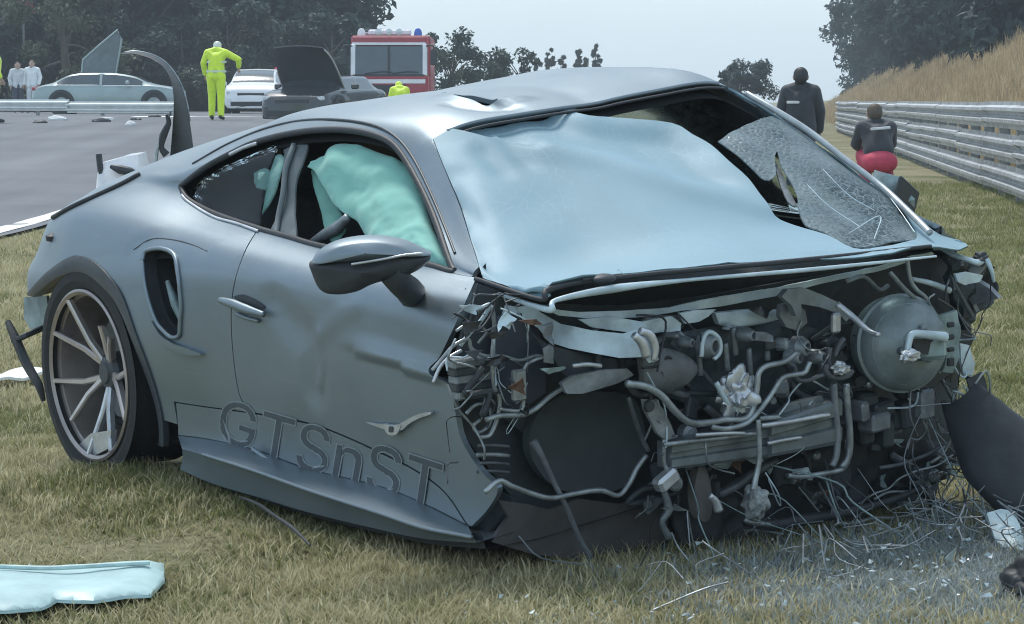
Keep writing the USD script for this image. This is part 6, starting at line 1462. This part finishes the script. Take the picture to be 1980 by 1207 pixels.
dusty_zone = np.exp(-(((loc_[:, 0] - 2.75) / 0.62) ** 2 + ((loc_[:, 1] - 0.25) / 1.0) ** 2) ** 2)
kind = np.where(rng.random(len(pts)) < dusty_zone * 0.9, 2, kind)
protos = [(tuft(13, 0.042, 0.034, 0.0032, 1.3, 1), green), (tuft(12, 0.058, 0.032, 0.0028, 1.0, 2), green), (tuft(13, 0.040, 0.036, 0.0032, 1.5, 3), dry), (tuft(11, 0.064, 0.032, 0.0027, 1.1, 4), dry), (tuft(13, 0.045, 0.036, 0.003, 1.5, 5), dusty), (tuft(11, 0.07, 0.03, 0.0026, 1.1, 6), dusty)]
idx = kind * 2 + rng.integers(0, 2, len(pts))
sc_ = rng.uniform(0.55, 1.15, len(pts)) * (1 + 0.5 * sm((pts[:, 1] - 12) / 14)) * np.where(pts[:, 1] > 10, 1.1, 0.85)
instancer('verge_grass', protos, np.c_[pts, gz(pts[:, 0], pts[:, 1]) - 0.004], idx, sc_, rng.uniform(0, 6.28, len(pts)), 'short dry and green grass of the verge around the wreck', 'grass')
print('tufts', len(pts))
# splinters of glass and plastic strewn before the wreck
vs, fs, o = [], [], 0
for k in range(800):
    a = rng.normal(2.72, 0.28); b = rng.normal(0.25, 0.62)
    p = c2w(np.array([a, b, 0.0])); p[2] = float(gz(p[0], p[1])) + rng.uniform(0.005, 0.05)
    s = rng.uniform(0.002, 0.008) * (2.0 if rng.random() < 0.04 else 1)
    q = p + rng.normal(size=(4, 3)) * s * [1, 1, 0.6]
    vs.append(q); fs += [(o, o + 1, o + 2), (o, o + 2, o + 3), (o, o + 3, o + 1), (o + 1, o + 3, o + 2)]; o += 4
tag(mesh('glass_splinters', (np.vstack(vs), np.array(fs)), mat('splinter_glass', (0.42, 0.50, 0.52), 0.3, 0.0, 0.7, noise=0.4, scale=40)), 'pale glass splinters strewn in the grass before the wreck', 'debris', kind='stuff')
vs = []
for k in range(110):
    a = rng.normal(2.55, 0.16); b = rng.normal(0.30, 0.5); p = c2w(np.array([a, b, 0.0])); z0 = float(gz(p[0], p[1]))
    d = rng.normal(size=3) * [1, 1, 0.5]; d /= np.linalg.norm(d); L = rng.uniform(0.05, 0.2)
    c = rng.normal(size=3) * 0.03
    p[2] = z0 + rng.uniform(0.03, 0.10)
    vs.append(tube(np.array([p - d * L / 2, p + c, p + d * L / 2]), rng.uniform(0.001, 0.0026), 5, 4))
tag(mesh('wire_strands', cat(*vs), dull_metal), 'torn wire strands tangled in the grass before the wreck', 'debris', kind='stuff')
# pale teal plastic panel in the left foreground
pt = [(-60, 1150), (0, 1144), (45, 1138), (58, 1124), (70, 1143), (120, 1136), (200, 1130), (295, 1124), (317, 1117), (319, 1150), (292, 1174), (240, 1180), (180, 1190), (110, 1192), (78, 1205), (20, 1215), (-60, 1222)]
p3 = np.array([ground_at(*p) for p in pt]); c0 = p3.mean(0)
poly = Polygon(p3[:, :2] - c0[:2]).buffer(0)
xy, f = polysheet(poly, 0.025)
e = shapely.distance(poly.exterior, shapely.points(xy))
h = 0.045 + 0.02 * np.sqrt(np.clip(e / 0.05, 0, 1)) + 0.02 * (meshkit.fbm(np.c_[xy * 7, 0 * xy[:, :1]], 3, 3) - 0.5) + 0.03 * sm((xy[:, 0] - 0.30) / 0.1)
tp = thing('plastic_panel', 'pale teal broken plastic panel lying in the grass, lower left corner of the photo', 'car part', c0)
mesh('panel', solid(np.c_[xy, h], f, np.array([0, 0, 1.0]), 0.008), mat('pale_teal_plastic', (0.40, 0.56, 0.56), 0.45, noise=0.22, scale=6, bump=0.15), tp, smooth=40)
mesh('rib', tube(np.array([np.r_[ground_at(*p)[:2] - c0[:2], 0.075] for p in [(0, 1160), (100, 1158), (200, 1150), (290, 1142)]]), 0.006, 6, 4), mat('teal_rib', (0.40, 0.55, 0.54), 0.5, noise=0.2), tp, smooth=True)
# pale broken panel, black pieces at the right
pp = thing('panel_shard', 'pale blue broken panel leaning in the grass under the torn black liner', 'car part', ground_at(1945, 1062))
o3 = ground_at(1945, 1062)
sh = np.array([at_depth(x, y, o3[1] + dd) - o3 for x, y, dd in [(1908, 992, 0.10), (1935, 984, 0.16), (1958, 988, 0.16), (1972, 1015, 0.10), (1984, 1062, -0.02), (1978, 1078, -0.06), (1950, 1062, -0.02), (1925, 1046, 0.02)]])
vv = np.vstack([sh, sh.mean(0)[None] + [0, -0.012, 0.01]])
mesh('shard', solid(vv, np.array([((k + 1) % 8, k, 8) for k in range(8)]), np.array([0, -0.8, 0.6]), 0.012), mat('pale_blue_plastic', (0.40, 0.52, 0.55), 0.4, noise=0.3, scale=14, bump=0.2), pp, smooth=30)
bk = thing('black_fragment', 'black plastic fragment at the lower right edge of the photo', 'car part', ground_at(1972, 1150))
o4 = ground_at(1972, 1150)
v, f, _ = meshkit.arrays(trimesh.creation.icosphere(3, 1.0))
v = v * (1 + 0.9 * (meshkit.fbm(v * 1.7, 3, 12) - 0.5))[:, None] * [0.055, 0.07, 0.05]
mesh('fragment', (v + [0.015, 0, 0.04], f), black_plastic, bk, smooth=35)
mesh('strap', tube(np.array([[0.0, -0.02, 0.02], [-0.01, -0.09, 0.03], [0.03, -0.2, 0.015], [0.07, -0.30, 0.01]]), [0.02, 0.014, 0.014, 0.01], 8, 4), black_plastic, bk, smooth=True)
sk_ = thing('trim_strip', 'thin dark strip lying in the grass below the side skirt', 'car part', (0, 0, 0))
mesh('strip', tube(np.array([ground_at(*p) + [0, 0, h_] for p, h_ in [((465, 985), 0.035), ((500, 1010), 0.05), ((530, 1035), 0.055), ((565, 1060), 0.055), ((600, 1084), 0.04)]]), [0.003, 0.006, 0.005, 0.006, 0.003], 6, 4), black_plastic, sk_, smooth=True)
wsx = thing('white_strip', 'white plastic strip lying in the grass behind the rear wheel', 'car part', (0, 0, 0))
wa, wb = ground_at(-40, 756), ground_at(72, 738)
dv = (wb - wa) / np.linalg.norm(wb - wa); sv = np.array([-dv[1], dv[0], 0]) * 0.09
rows = np.array([[wa + dv * np.linalg.norm(wb - wa) * t + sv * k + [0, 0, 0.05 + 0.01 * math.sin(t * 9) + 0.012 * (1 - k * k)] for k in (-1, -.5, 0, .5, 1)] for t in np.linspace(0, 1, 9)])
v, f = loft(rows)
mesh('strip', solid(v, f[:, ::-1] if np.cross(v[f[0][1]] - v[f[0][0]], v[f[0][2]] - v[f[0][0]])[2] < 0 else f, np.array([0, 0, 1.0]), 0.012), mat('white_plastic', (0.72, 0.73, 0.70), 0.5, noise=0.12, scale=9), wsx, smooth=30)

# thin hazy air over the whole place
hz = usdkit.material(stage, '/World/Looks/hazy_air', {'v': ('principled_volume', {'color': (0.78, 0.86, 0.90), 'density': 0.0009, 'anisotropy': 0.2})}, [], volume='v.volume')
tag(mesh('haze', xf(trimesh.creation.box((900, 1400, 34)), None, (0, 620, 15.5)), hz), 'thin bluish summer haze over the road', 'haze', kind='stuff')
